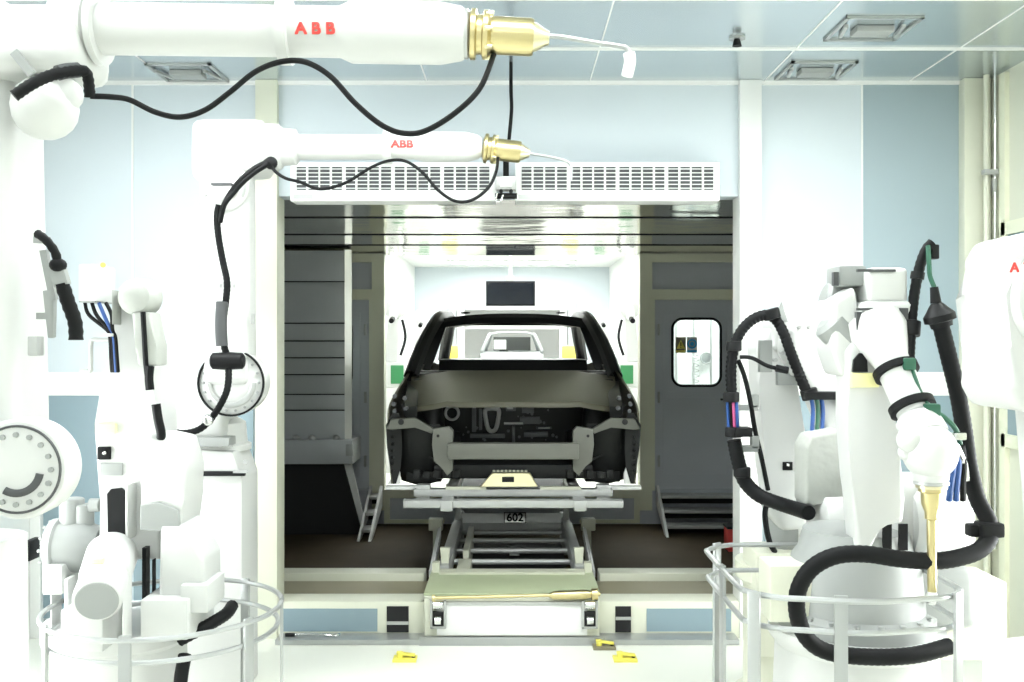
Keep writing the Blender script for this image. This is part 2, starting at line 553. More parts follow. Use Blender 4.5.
def make_door(name, x0, x1, hinge):
    hole = rrect((x0 + x1) / 2 + .0, 1.78, .50, .70, .10)
    m = MB(); plate_with_hole(m, x0 + .002, x1 - .002, ZP + .004, 2.338, hole, D2 + .02, D2 + .07)
    d = struct(name, m, 'door_grey')
    m = MB(); xa, xb = x0 + .11, x1 - .11                     # raised panel mouldings
    for (a, b, c, e) in ((xa, 2.18, xb, 2.20), (xa, 1.34, xb, 1.36), (xa, .46, xb, .48), (xa, 1.28, xb, 1.30)):
        m.span((a, D2 + .008, b), (c, D2 + .02, e))
    for xx in (xa, xb):
        m.span((xx - .01, D2 + .008, .46), (xx + .01, D2 + .02, 2.2))
    m.build('moulding', 'door_grey', d)
    m = MB(); pts = [V((x, D2 + .015, z)) for x, z in rrect((x0 + x1) / 2, 1.78, .515, .715, .105, 6)]
    m.tube(pts + [pts[0]], .014, 8, smooth=False); m.build('window_gasket', 'black', d)
    m = MB(); m.prism([V((x, D2 + .04, z)) for x, z in rrect((x0 + x1) / 2, 1.78, .50, .70, .10)], (0, .006, 0)); m.build('window_pane', 'glass', d)
    hx = x1 - .09 if hinge == 'l' else x0 + .09
    m = MB(); m.span((hx - .03, D2 - .005, 1.17), (hx + .03, D2 + .02, 1.40), .006); m.cyl((hx, D2 - .05, 1.28), (hx, D2, 1.28), .015); m.beam((hx, D2 - .05, 1.28), (hx - (.12 if hinge == 'l' else -.12), D2 - .05, 1.28), .022, .022, bev=.006)
    m.build('door_handle', 'black_plastic', d)
    kx = x0 + .045 if hinge == 'l' else x1 - .045
    m = MB()
    for zz in (.62, 1.3, 2.02):
        m.cyl((kx, D2 + .005, zz - .06), (kx, D2 + .005, zz + .06), .014, seg=10)
    m.build('hinge', 'steel', d)
    return d
dr = make_door('door_1', 1.52, 2.42, 'l')
# two stickers side by side on the door glass
sx, sz, sy = (687 - 512) / FPX * D2, CAMZ + (341 - 345) / FPX * D2, D2 + .036
wsg = thing('warning_sticker', (sx - .055, sy, sz - .08), 'small yellow warning triangle sticker on the glass of the right-hand grey door', 'sticker')
MB().span((sx - .115, sy - .002, sz - .085), (sx - .004, sy + .002, sz + .085)).build('backing', 'brown', wsg)
m = MB(); m.prism([(sx - .108, sy - .004, sz - .04), (sx - .012, sy - .004, sz - .04), (sx - .06, sy - .004, sz + .055)], (0, .003, 0)); m.build('triangle', 'yellow', wsg)
m = MB(); m.span((sx - .065, sy - .006, sz - .012), (sx - .055, sy - .003, sz + .03)).span((sx - .065, sy - .006, sz - .03), (sx - .055, sy - .003, sz - .02)); m.build('exclamation_mark', 'black', wsg)
MB().span((sx - .11, sy - .004, sz - .078), (sx - .01, sy - .002, sz - .055)).build('caption_bar', 'yellow', wsg)
bsg = thing('mandatory_sticker', (sx + .055, sy, sz - .08), 'small blue round mandatory sign sticker beside the yellow triangle on the door glass', 'sticker')
MB().span((sx + .004, sy - .002, sz - .085), (sx + .115, sy + .002, sz + .085)).build('backing', 'white', bsg)
m = MB(); m.cyl((sx + .06, sy - .005, sz + .012), (sx + .06, sy - .002, sz + .012), .052); m.build('disc', 'blue_sign', bsg)
m = MB(); m.arc((sx + .06, sy - .006, sz + .012), (0, 1, 0), .028, .005, flat=.002); m.build('emblem', 'rail', bsg)
MB().span((sx + .008, sy - .004, sz - .078), (sx + .112, sy - .002, sz - .055)).build('caption_bar', 'blue_sign', bsg)
# bright corridor behind the right door
m = MB(); m.span((1.76, 12.6, -.1), (4.4, 12.7, 3.4))
cw = struct('wall_corridor', m, 'white')
m = MB()
for k in range(11):
    xx = 1.86 + .22 * k
    m.span((xx - .012, 12.585, .2), (xx + .012, 12.6, 3.0))
m.build('panel_seam', 'steel', cw)
struct('floor_corridor', MB().span((1.76, D2 + .14, ZP - .1), (4.4, 12.6, ZP)), 'floor')
struct('ceiling_corridor', MB().span((2.2, D2 + .14, 3.3), (4.4, 12.7, 3.4)), 'white')
struct('wall_corridor_end', MB().span((4.4, D2 + .14, 0), (4.5, 12.7, 3.4)), 'white')
cz0 = P(696, 372, 12.5)
pts = []
for k in range(90):
    a = k * .7
    pts.append(cz0 + V((.035 * math.cos(a), .0 + .03 * math.sin(a) - .02, .22 - k * .0075)))
m = MB(); m.tube(pts, .006, 6, 2)
tag(m.build('coiled_cord', 'steel'), 'thin coiled cord hanging on the white corridor wall behind the door window', 'cord')
pc = P(706, 358, 12.56)
t = thing('wall_dial', pc, 'round pale dial on the corridor wall seen through the door window', 'dial')
m = MB(); m.cyl(pc + V((0, .02, 0)), pc + V((0, -.03, 0)), .075, bev=.008); m.build('face', 'rail', t)
m = MB(); m.arc(pc + V((0, -.03, 0)), (0, 1, 0), .07, .008); m.build('bezel', 'steel', t)
# second door on the left, mostly behind the panelled cabinet
make_door('door_2', -2.42, -1.52, 'r')
struct('wall_corridor_left', MB().span((-4.0, 12.6, 0), (-2.24, 12.7, 3.4)), 'white')

# ---- far booth
FX = 2.2
struct('floor_far_booth', MB().span((-FX, D2 + .14, -.15), (FX, 34, .05)), 'floor')
fc = struct('ceiling_far_booth', MB().span((-FX, D2 + .2, ZC), (FX, 34, ZC + .1)), 'white')
struct('wall_far_left', MB().span((-FX - .1, D2 + .14, -.1), (-FX, 34, ZC)), 'white')
struct('wall_far_right', MB().span((FX, 12.7, -.1), (FX + .1, 34, ZC)), 'white')
struct('wall_lintel', MB().span((-FX, D2 + .14, OZ + .1), (FX, D2 + .24, ZC)), 'white')
m = MB(); m.span((-FX, D3, 0), (-1.36, D3 + .2, ZC)).span((1.36, D3, 0), (FX, D3 + .2, ZC)).span((-1.36, D3, 2.74), (1.36, D3 + .2, ZC))
wf = struct('wall_far_portal', m, 'wall')
m = MB(); m.span((-1.46, D3 - .04, 0), (-1.26, D3 + .2, 2.76)).span((1.26, D3 - .04, 0), (1.46, D3 + .2, 2.76)).span((-1.26, D3 - .04, 2.60), (1.26, D3 + .2, 2.76))
m.build('portal_frame', 'dark_steel', wf)
m = MB(); m.span((-1.24, D3 - .06, 0), (-1.08, D3 + .2, 2.72)).span((1.08, D3 - .06, 0), (1.24, D3 + .2, 2.72)).span((-1.08, D3 + .6, 2.18), (1.08, D3 + .7, 2.30))
m.build('portal_post', 'white', wf)
struct('wall_far_end', MB().span((-FX, 34, 0), (FX, 34.1, ZC)), 'white')

# ================================================================== LAMPS
def lamp(x0, x1, y0, y1, z, label, cat='light', group=None, m_='lamp'):
    t = thing('ceiling_light', ((x0 + x1) / 2, (y0 + y1) / 2, z - .03), label, cat, group)
    m = MB(); e = .04
    m.span((x0 - e, y0 - e, z - .03), (x1 + e, y0, z)).span((x0 - e, y1, z - .03), (x1 + e, y1 + e, z)).span((x0 - e, y0, z - .03), (x0, y1, z)).span((x1, y0, z - .03), (x1 + e, y1, z))
    m.build('frame', 'white', t)
    MB().span((x0, y0, z - .018), (x1, y1, z - .001)).build('diffuser', m_, t)
for yy in (-1.2, .6, 2.4, 4.4):
    for xx in (-1.9, 0, 1.9):
        lamp(xx - .75, xx + .75, yy - .2, yy + .2, ZC, 'long flush ceiling light of the near spray booth', group='near booth ceiling lights', m_='lamp_front' if yy > 4 else 'lamp')
def added_side_lamp(s_, y0, y1, z0, z1, label):  # unseen side lamps, added to brighten the back wall and the bay
    x = XL if s_ < 0 else XR; e = .05
    t = thing('added_side_light', (x - s_ * .02, (y0 + y1) / 2, z0), label, 'light', 'added side lights of the near booth')
    xa_, xb_ = x - s_ * .001, x - s_ * .03
    m = MB(); m.span((xa_, y0 - e, z0 - e), (xb_, y1 + e, z0)).span((xa_, y0 - e, z1), (xb_, y1 + e, z1 + e)).span((xa_, y0 - e, z0), (xb_, y0, z1)).span((xa_, y1, z0), (xb_, y1 + e, z1))
    m.build('frame', 'white', t)
    MB().span((xa_, y0, z0), (x - s_ * .02, y1, z1)).build('diffuser', 'lamp_added', t)
for s_ in (-1, 1):
    added_side_lamp(s_, 3.3, 4.8, .55, 1.75, 'added unseen light in the side wall that brightens the back wall and bay')
for yy in (12.0, 14.2, 16.4, 18.6, 20.8):
    lamp(-1.3, 1.3, yy - .25, yy + .25, ZC, 'wide flush ceiling light in the far booth behind the car body', group='far booth ceiling lights', m_='lamp_far')
for yy in (25.0, 29.0):
    lamp(-1.3, 1.3, yy - .3, yy + .3, ZC, 'flush ceiling light beyond the far portal above the white car', group='ceiling lights beyond the portal', m_='lamp_far')
lamp(2.3, 3.5, 11.3, 12.2, 3.3, 'flush ceiling light in the corridor behind the grey door', m_='lamp_far')

# ================================================================== CAR BODY ON ITS SKID
CX = .01
car = thing('bare_car', (CX, 9.4, .80), 'unpainted olive-grey bare car body shell without wheels, carried on a skid in the opening', 'car body')
def mirror(fn):
    for s in (-1, 1): fn(s)
# hood
rows = []
for i in range(11):
    t = i / 10
    y = 7.50 + 1.0 * t
    zc = 1.445 + .205 * t - .012 * (1 - t) ** 3
    hw = .80 + .07 * t
    row = []
    for k in range(17):
        u = -1 + 2 * k / 16
        z = zc - .055 * abs(u) ** 3 + .014 * math.exp(-((abs(u) - .62) / .10) ** 2) * (1 - t * .4)
        y2 = y + .16 * abs(u) ** 2.4 * (1 - t)
        row.append((CX + u * hw, y2, z))
    rows.append(row)
m = MB(); m.sheet(rows, -.012)
front = rows[0]
m.sheet([[(p[0], p[1] - .012, p[2] - .032) for p in front], [(p[0], p[1] - .012, p[2] - .014) for p in front], [(p[0], p[1], p[2] + .004) for p in front]], .01)
m.build('hood', 'ecoat', car, sharp=50)
# side panels (fenders, doors, quarters) from wheel arch to belt line
def side(s, y0, y1, name, material='ecoat', n=24):
    rows = []
    for i in range(n + 1):
        y = y0 + (y1 - y0) * i / n
        zb = .83
        for ya in (8.08, 10.72):
            if abs(y - ya) < .37:
                zb = max(zb, .86 + math.sqrt(.37 ** 2 - (y - ya) ** 2))
        zt = 1.36 + (y - 7.45) * .27 if y < 8.5 else 1.645 + .03 * math.sin((y - 8.5) / 3.4 * PI)
        if y > 11.3: zt = 1.65 - .04 * (y - 11.3)
        hw = .968 - .018 * max(0, (7.75 - y) / .3) ** 2 - .06 * max(0, (y - 11.3) / .6) ** 2
        row = []
        for k in range(9):
            t = k / 8
            z = zb + (zt - zb) * t
            x = hw - .035 * (1 - (z - .83) / .8) ** 2 - .075 * max(0, (z - 1.28) / .36) ** 2
            row.append((CX + s * x, y, z))
        rows.append(row)
    m = MB(); m.sheet(rows, .014 * s)
    o = m.build(name, material, car, sharp=50)
    return o
for s in (-1, 1):
    side(s, 7.46, 8.52, 'fender'); side(s, 8.535, 9.72, 'door'); side(s, 9.735, 11.9, 'quarter_panel')
    m = MB()
    pts = [(CX + s * .865, 8.42, 1.60), (CX + s * .80, 8.85, 1.87), (CX + s * .715, 9.25, 2.085), (CX + s * .68, 9.6, 2.135), (CX + s * .665, 10.3, 2.15), (CX + s * .69, 10.8, 2.08), (CX + s * .80, 11.5, 1.68)]
    c = catmull(pts, 6)
    for i in range(len(c) - 1):
        pass
    # pillar and roof rail as one box section sweep
    rows = []
    for i, p in enumerate(c):
        tg = (c[min(i + 1, len(c) - 1)] - c[max(i - 1, 0)]).normalized()
        u = tg.cross(V((s, 0, 0))); u.normalize()
        w = u.cross(tg).normalized()
        a, b = .052, .062
        rows.append([p + w * a * math.cos(q) * (1.25 if abs(math.cos(q)) > .9 else 1) + u * b * math.sin(q) for q in [k * PI / 4 for k in range(8)]])
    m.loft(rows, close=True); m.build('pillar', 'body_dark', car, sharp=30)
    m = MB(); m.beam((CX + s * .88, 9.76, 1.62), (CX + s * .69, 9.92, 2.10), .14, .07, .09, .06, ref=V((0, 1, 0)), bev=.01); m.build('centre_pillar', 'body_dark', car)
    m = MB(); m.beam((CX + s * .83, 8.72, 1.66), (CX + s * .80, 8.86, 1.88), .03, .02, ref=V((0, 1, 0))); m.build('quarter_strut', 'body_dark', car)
# roof
rows = []
for i in range(13):
    t = i / 12; y = 9.24 + 1.62 * t
    zc = 2.150 - .035 * t * t - .05 * max(0, t - .7)
    rows.append([(CX + .70 * u, y + .07 * u * u * (1 - t), zc - .055 * abs(u) ** 2.6) for u in [-1 + k / 6 for k in range(13)]])
m = MB(); m.sheet(rows, -.012); m.build('roof', 'ecoat', car, sharp=50)
m = MB(); m.sheet([[(p[0], p[1] + .01, p[2] - .075) for p in rows[0]], [(p[0], p[1] - .012, p[2] - .03) for p in rows[0]], [(p[0], p[1], p[2] + .001) for p in rows[0]]], .012)
m.build('windshield_header', 'body_dark', car)
m = MB()
for xx in (-.45, .45):
    m.ball((CX + xx, 9.36, 2.165), .03, 12, (1.6, 1, .35))
m.build('roof_plug', 'body_dark', car)
m = MB()
for y in (9.75, 10.3):
    m.span((CX - .66, y - .03, 2.085), (CX + .66, y + .03, 2.105))
m.span((CX - .66, 10.78, 2.07), (CX + .66, 10.86, 2.10)); m.build('roof_bow', 'body_dark', car)
# cowl, dash beam, rear shelf, tail, floor
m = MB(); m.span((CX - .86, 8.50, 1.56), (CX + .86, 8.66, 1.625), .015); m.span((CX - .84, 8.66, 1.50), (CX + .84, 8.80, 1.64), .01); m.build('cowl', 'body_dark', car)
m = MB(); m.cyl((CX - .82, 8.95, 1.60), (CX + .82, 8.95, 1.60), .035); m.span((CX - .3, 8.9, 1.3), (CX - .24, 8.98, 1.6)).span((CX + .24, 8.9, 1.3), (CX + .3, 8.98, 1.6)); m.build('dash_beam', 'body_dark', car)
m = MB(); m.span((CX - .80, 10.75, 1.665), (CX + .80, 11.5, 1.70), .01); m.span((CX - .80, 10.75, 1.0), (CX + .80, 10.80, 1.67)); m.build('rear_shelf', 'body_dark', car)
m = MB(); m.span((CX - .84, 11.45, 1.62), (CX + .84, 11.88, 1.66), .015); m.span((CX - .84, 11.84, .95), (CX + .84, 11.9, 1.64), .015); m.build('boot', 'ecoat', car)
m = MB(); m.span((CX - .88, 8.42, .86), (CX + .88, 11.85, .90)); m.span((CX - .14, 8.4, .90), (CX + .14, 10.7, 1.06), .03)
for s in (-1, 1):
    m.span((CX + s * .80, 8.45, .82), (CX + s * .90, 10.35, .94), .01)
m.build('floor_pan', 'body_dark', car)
# front structure
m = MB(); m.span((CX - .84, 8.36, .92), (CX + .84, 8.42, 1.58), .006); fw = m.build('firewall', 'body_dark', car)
def fp(x, y, d=8.33): return P(x, y, d)
m = MB(); m.arc(fp(452, 413), (0, 1, 0), .055, .013, seg=28); m.build('ring_collar', 'bay_lightened', fw)
m = MB(); o = [V((fp(x, y).x, 8.33, fp(x, y).z)) for x, y in ((486, 409), (498, 409), (498, 420), (495, 430), (489, 430), (486, 420))]
m.tube(o + [o[0], o[1]], .018, 8, 5); m.build('column_opening_rim', 'bay_lightened', fw)
m = MB()
for (x0, y0, x1, y1) in ((504, 422, 524, 425), (506, 405, 516, 411), (512, 426, 515, 448), (522, 408, 534, 413), (520, 417, 540, 424), (536, 427, 552, 429), (472, 408, 476, 432), (479, 409, 482, 430), (470, 434, 505, 438), (524, 432, 548, 437)):
    a, b = fp(x0, y0), fp(x1, y1)
    m.span((a.x, 8.32, b.z), (b.x, 8.36, a.z), .004)
m.build('stiffener', 'body_mid', fw)
m = MB()
for (x0, y0, x1, y1) in ((504, 422, 523, 424), (507, 406, 513, 409), (538, 427, 550, 428.5)):
    a, b = fp(x0, y0), fp(x1, y1)
    m.span((a.x, 8.305, b.z), (b.x, 8.322, a.z), .003)
m.build('bracket_plate', 'bay_lightened', fw)
random.seed(3)
m = MB()
for k in range(26):
    x = random.uniform(462, 560); y = random.uniform(407, 440)
    a = fp(x, y, 8.355); m.cyl(a, a + V((0, -.02, 0)), random.uniform(.006, .014), seg=10)
m.build('stud_row', 'body_mid', fw)
for s in (-1, 1):
    m = MB(); m.beam((CX + s * .52, 7.28, 1.08), (CX + s * .50, 8.4, 1.06), .11, .16, bev=.012); m.beam((CX + s * .78, 7.55, 1.36), (CX + s * .84, 8.42, 1.52), .10, .09, bev=.01)
    m.build('longitudinal_rail', 'body_dark', car)
    m = MB()                                                             # inner apron with strut tower
    rows = []
    for i in range(9):
        y = 7.56 + .82 * i / 8
        bul = .16 * math.exp(-((y - 8.08) / .22) ** 2)
        rows.append([(CX + s * (.84 - .02 * k - bul * math.sin(PI * k / 8) - (.22 if k > 6 else 0) * (k - 6) / 2), y, 1.42 - .48 * k / 8) for k in range(9)])
    m.sheet(rows, .012 * s); m.cyl((CX + s * .68, 8.08, 1.0), (CX + s * .68, 8.08, 1.40), .14, .11, bev=.02); m.build('inner_apron', 'body_dark', car)
    m = MB()                                                             # wheel-well liner in front
    rows = []
    for i in range(7):
        z = 1.27 - .44 * i / 6
        rows.append([(CX + s * (.56 + .33 * k / 6 - .03 * (i / 6) ** 2 * k / 6), 7.52 + .14 * (k / 6 - .5) ** 2 + .16 * (i / 6) ** 2, z - .03 * math.sin(PI * k / 6) * i / 6) for k in range(7)])
    m.sheet(rows, .014); m.build('wheel_liner', 'body_dark', car)
    m = MB()                                                             # hanging fender edge
    rows = [[(CX + s * x0, 7.47, z), (CX + s * x1, 7.45, z), (CX + s * x2, 7.5, z)] for z, x0, x1, x2 in ((1.36, .86, .90, .91), (1.27, .84, .955, .96), (1.1, .835, .945, .95), (.95, .845, .92, .93), (.83, .88, .90, .905))]
    m.sheet(rows, .012 * s)
    for k in range(6):
        m.ball((CX + s * .905, 7.445, 1.18 - .05 * k), .014, 10)
    m.build('fender_flange', 'body_dark', car)
    m = MB()                                                             # headlamp bracket
    q = [P(512 + s * x + 1, y, 7.36) for x, y in ((127, 429), (122, 419), (98, 418), (79, 429), (81, 434), (98, 427), (121, 430))]
    m.prism(q, (0, .05, 0), .004, 1); m.build('lamp_bracket', 'ecoat_lit', car)
    m = MB(); a = P(512 + s * 112 + 1, 422, 7.35); m.cyl(a, a + V((0, .02, 0)), .022, seg=14); m.build('bracket_hole', 'void', car)
    m = MB()                                                             # stack of clips on the fender corner
    for k, (x, y) in enumerate(((117, 396), (118, 404), (117, 411), (107, 398), (106, 408))):
        a = P(512 + s * x, y, 7.5); m.cyl(a, a + V((0, -.04, 0)), .018, .014, seg=12)
    m.build('clip_stack', 'body_mid', car)
    m = MB()                                                             # bumper mount
    q = [P(512 + s * x + 1, y, 7.20) for x, y in ((80, 429), (64, 427), (60, 431), (60, 470), (66, 476), (72, 466), (79, 462), (81, 445))]
    m.prism(q, (0, .10, 0), .006, 2)
    o = m.build('bumper_mount', 'ecoat_lit', car)
    m = MB()
    for x, y in ((64, 447), (60, 456), (75, 436)):
        a = P(512 + s * x + 1, y, 7.195); m.cyl(a, a + V((0, .02, 0)), .011, seg=12)
    m.build('mount_hole', 'void', o)
m = MB(); m.beam((CX - .47, 7.16, 1.11), (CX + .47, 7.16, 1.11), .10, .115, ref=V((0, 0, 1)), bev=.012)
m.build('bumper_beam', 'ecoat_lit', car)
m = MB(); m.span((CX - .6, 7.5, .86), (CX + .6, 7.62, .97), .02); m.span((CX - .82, 7.62, .82), (CX - .55, 8.3, .90), .01); m.span((CX + .55, 7.62, .82), (CX + .82, 8.3, .90), .01); m.span((CX - .55, 7.62, .90), (CX + .55, 8.38, .94)); m.build('subframe', 'body_dark', car)
m = MB()
for s in (-1, 1):
    for k in range(5):
        m.span((CX + s * (.40 + .075 * k), 7.46, .87), (CX + s * (.45 + .075 * k), 7.5, .93 - .01 * (k % 2)), .004)
m.build('subframe_tab', 'body_dark', car)

# ---- skid that carries the body
sk = thing('car_skid', (CX, 8.8, .66), 'grey steel skid frame directly under the bare car body', 'skid')
m = MB()
for s in (-1, 1):
    m.span((CX + s * .44, 7.2, .665), (CX + s * .53, 10.9, .745), .01)
m.build('runner', 'steel', sk)
m = MB(); m.beam((CX - .80, 7.26, .715), (CX + .80, 7.26, .715), .09, .055, ref=V((0, 0, 1)), bev=.008); m.build('front_bar', 'steel', sk)
m = MB(); m.span((CX - .74, 7.38, .745), (CX + .74, 7.48, .80), .008); m.span((CX - .7, 10.2, .745), (CX + .7, 10.3, .80), .008); m.build('cross_bar', 'steel', sk)
for s in (-1, 1):
    for y in (7.44, 10.25):
        m = MB(); m.span((CX + s * .72, y - .05, .70), (CX + s * .62, y + .05, .83), .006); m.build('support_post', 'steel', sk)
    m = MB(); a = P(512 + s * 118, 484, 7.5); m.prism([P(512 + s * x, y, 7.48) for x, y in ((112, 484), (125, 484), (114, 468), (112, 474))], (0, .04, 0)); m.span((CX + s * .66, 7.46, .785), (CX + s * .96, 7.54, .81)); m.build('locating_foot', 'white', sk)
    m = MB(); m.span((CX + s * .20, 7.36, .80), (CX + s * .50, 7.40, .822)); m.build('spacer_plate', 'beam', sk)
m = MB(); m.prism([P(x, y, 7.33) for x, y in ((480, 487), (492, 473), (530, 473), (538, 487))], (0, .05, 0), .004, 1)
o = m.build('centre_bracket', 'gold_pale', sk)
m = MB(); m.span(P(502, 477, 7.322), P(514, 482, 7.33)); m.build('bracket_slot', 'void', o)
m = MB()
for k in range(9):
    a = P(494 + 4 * k, 471, 7.34); m.box(a, (.02, .02, .015))
m.build('tooth_strip', 'beam', sk)

# ================================================================== CONVEYOR
cv = thing('roller_conveyor', (0, 7.6, -.05), 'low grey roller conveyor with a number plate under the skid', 'conveyor')
for s in (-1, 1):
    m = MB(); m.span((s * .44, 6.98, .20), (s * .51, 9.2, .325), .006); m.span((s * .51, 7.0, .20), (s * .55, 9.2, .225)); m.build('side_rail', 'steel', cv)
    m = MB(); m.prism([P(512 + s * x, y, 7.05) for x, y in ((72, 548), (62, 548), (64, 570), (70, 570))], (0, .05, 0), .003, 1); m.build('end_post', 'beam', cv)
    m = MB(); m.span((s * .46, 7.0, .10), (s * .52, 7.1, .2)).span((s * .45, 6.99, .09), (s * .53, 7.11, .12)); m.build('rubber_foot', 'black', cv)
    m = MB(); m.beam((s * .60, 7.25, .20), (s * .60, 8.15, .345), .05, .012, ref=V((1, 0, 0))); m.beam((s * .585, 7.25, .17), (s * .585, 8.15, .34), .012, .08); o = m.build('guide_bracket', 'white', cv)
    m = MB()
    for k in range(3):
        m.cyl((s * .592, 7.45 + .2 * k, .24 + .03 * k), (s * .578, 7.45 + .2 * k, .24 + .03 * k), .012, seg=10)
    m.build('bracket_hole', 'void', o)
    for y in (8.8,):
        m = MB(); m.span((s * .45, y - .04, .32), (s * .50, y + .04, .66), .005); m.build('lift_leg', 'steel', cv)
    for y in (7.15, 9.1):
        m = MB(); m.span((s * .44, y - .04, -.05), (s * .51, y + .04, .2), .004); m.build('leg', 'steel', cv)
    m = MB(); a = P(512 + s * 76, 524, 8.6); m.box(a, (.12, .1, .10), .008); m.beam(a + V((0, 0, -.05)), V((a.x, a.y, -.05)), .05, .05, ref=V((0, 1, 0))); m.build('drive_box', 'beam', cv)
m = MB(); m.box((0, 8.885, .318), (.91, .02, .085), .003, rot=Matrix.Rotation(math.radians(-20), 3, 'X')); cm = m.build('rear_crossmember', 'white', cv)
m = MB(); m.span((-.44, 8.90, .17), (.44, 8.93, .275)); m.build('rear_apron', 'steel', cv)
pl = P(515, 518, 8.83)
TR = Matrix.Rotation(math.radians(-20), 3, 'X')
m = MB(); m.box(pl, (.20, .015, .10), .004, rot=TR); o = m.build('number_plate', 'satin', cv)
m = MB()
for sx_ in (-1, 1): m.box(pl + TR @ V((sx_ * .095, -.009, 0)), (.007, .006, .095), rot=TR)
for sz_ in (-1, 1): m.box(pl + TR @ V((0, -.009, sz_ * .045)), (.195, .006, .007), rot=TR)
m.build('plate_border', 'black', o)
text('plate_number', '602', 'black', o, pl + TR @ V((0, -.010, 0)), .10, rot=(PI / 2 - math.radians(20), 0, 0), bold=.002)
for k, y in enumerate((7.18, 7.55, 7.95, 8.35, 8.7)):
    m = MB(); m.cyl((-.44, y, .225), (.44, y, .225), .022, seg=16); m.build('roller', 'steel', cv)
m = MB(); m.span((-.44, 7.0, .06), (.44, 8.9, .09)); m.build('drip_tray', 'void', cv)
m = MB(); m.span((-.375, 7.6, .09), (-.33, 8.6, .30), .004); m.span((-.40, 7.15, .09), (-.30, 7.5, .26), .006); m.build('cable_duct', 'beam', cv)
m = MB(); m.span((-.02, 8.1, .15), (.06, 8.18, .19), .004); m.build('sensor', 'white', cv)

# ---- lift platform in front of it, in the sill line
pf = thing('transfer_platform', (0, 6.5, 0), 'pale green topped transfer platform with white front at the sill of the opening', 'platform')
MB().span((-.55, 6.24, .05), (.55, 6.94, .285), .004).build('body', 'cream', pf)
MB().span((-.56, 6.30, .286), (.56, 6.95, .302), .003).build('deck', 'platform', pf)
m = MB(); m.span((-.50, 6.80, .302), (.50, 6.92, .318), .003).span((-.55, 6.86, .302), (-.50, 6.93, .37)).span((.50, 6.86, .302), (.55, 6.93, .37)); m.build('deck_ledge', 'beam', pf)
MB().span((-.47, 6.215, .06), (.47, 6.24, .255), .004).build('front_panel', 'white', pf)
MB().span((-.58, 6.20, 0), (.58, 6.235, .052), .004).build('toe_strip', 'rail', pf)
for s in (-1, 1):
    m = MB()
    c0 = P(512 + s * 76 + 2, 617, 6.19)
    m.span(c0 + V((-.05, 0, -.075)), c0 + V((-.035, .03, .10)), .003).span(c0 + V((.035, 0, -.075)), c0 + V((.05, .03, .10)), .003).span(c0 + V((-.05, 0, -.075)), c0 + V((.05, .03, -.06)), .003)
    o = m.build('roller_bracket', 'steel', pf)
    m = MB(); m.span(c0 + V((-.035, .012, -.06)), c0 + V((.035, .028, .03))); m.build('pocket', 'void', o)
    m = MB(); m.cyl(c0 + V((-.03, 0, .075)), c0 + V((.03, 0, .075)), .026, seg=16).cyl(c0 + V((-.02, -.006, -.02)), c0 + V((.02, -.006, -.02)), .026, seg=16); m.build('guide_wheel', 'chrome', o)
m = MB(); a, b = P(432, 598, 6.2), P(600, 594, 6.2); m.cyl(a, b, .011, seg=12); m.cyl(a, a + V((.02, 0, 0)), .022, seg=12); o = m.build('piston_rod', 'gold', pf)
m = MB(); a, b = P(549, 595.5, 6.2), P(598, 594, 6.2); m.lathe(a, b - a, [(0, .012), (.03, .026), (.22, .030), (.26, .022), (.265, .036), (b - a).length and (.305, .036)], 20); m.build('air_cylinder', 'gold', pf)
m = MB(); m.span(P(436, 602, 6.21), P(590, 604.5, 6.23)); m.build('rod_shadow_gap', 'steel', pf)

# ================================================================== GREY PANELLED CABINET AND STAIRS IN THE BAY
LC = 10.05
cab = thing('panelled_cabinet', ((316 - 512) / FPX * LC, LC + .3, -.05), 'tall dark grey cabinet of horizontal steel panels at the left of the bay', 'cabinet')
xa, xb = -2.69, (345 - 512) / FPX * LC
ztop, zbot = OZ - .01, CAMZ - (440 - 341) / FPX * LC
zs = [ztop, 2.50, 2.08, 1.90, 1.73, 1.56, 1.36, 1.20, zbot]
for i in range(8):
    m = MB(); m.span((xa, LC + .0, zs[i + 1] + .006), (xb, LC + .4, zs[i] - .006), .006); m.build('panel', 'dark_steel', cab)
MB().span((xa, LC + .02, zbot), (xb - .01, LC + .38, ztop)).build('core', 'void', cab)
m = MB(); m.prism([(xb, LC - .02, zbot), (xb + .066, LC + .0015, zbot), (xb + .066, LC + .03, zbot), (xb, LC + .03, zbot)], (0, 0, ztop - zbot)); m.build('corner_strip', 'satin', cab)
m = MB(); a, b = P(240, 440, LC - .1), P(353, 464, LC - .1); m.span((-2.69, LC - .12, b.z), (b.x, LC + .4, a.z), .01); m.build('tray', 'dark_steel', cab)
m = MB(); a = P(353, 446, LC - .13); m.span((a.x - .07, LC - .14, a.z - .10), (a.x, LC - .12, a.z + .02), .004); m.build('tray_end', 'rail', cab)
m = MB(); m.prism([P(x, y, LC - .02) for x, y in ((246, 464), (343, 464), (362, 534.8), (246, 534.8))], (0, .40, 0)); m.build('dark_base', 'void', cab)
m = MB()
for x in (296, 312, 336):
    a = P(x, 438, LC - .04); m.ball(a, .04, 12, (1, .6, .8))
m.build('knob', 'steel', cab)
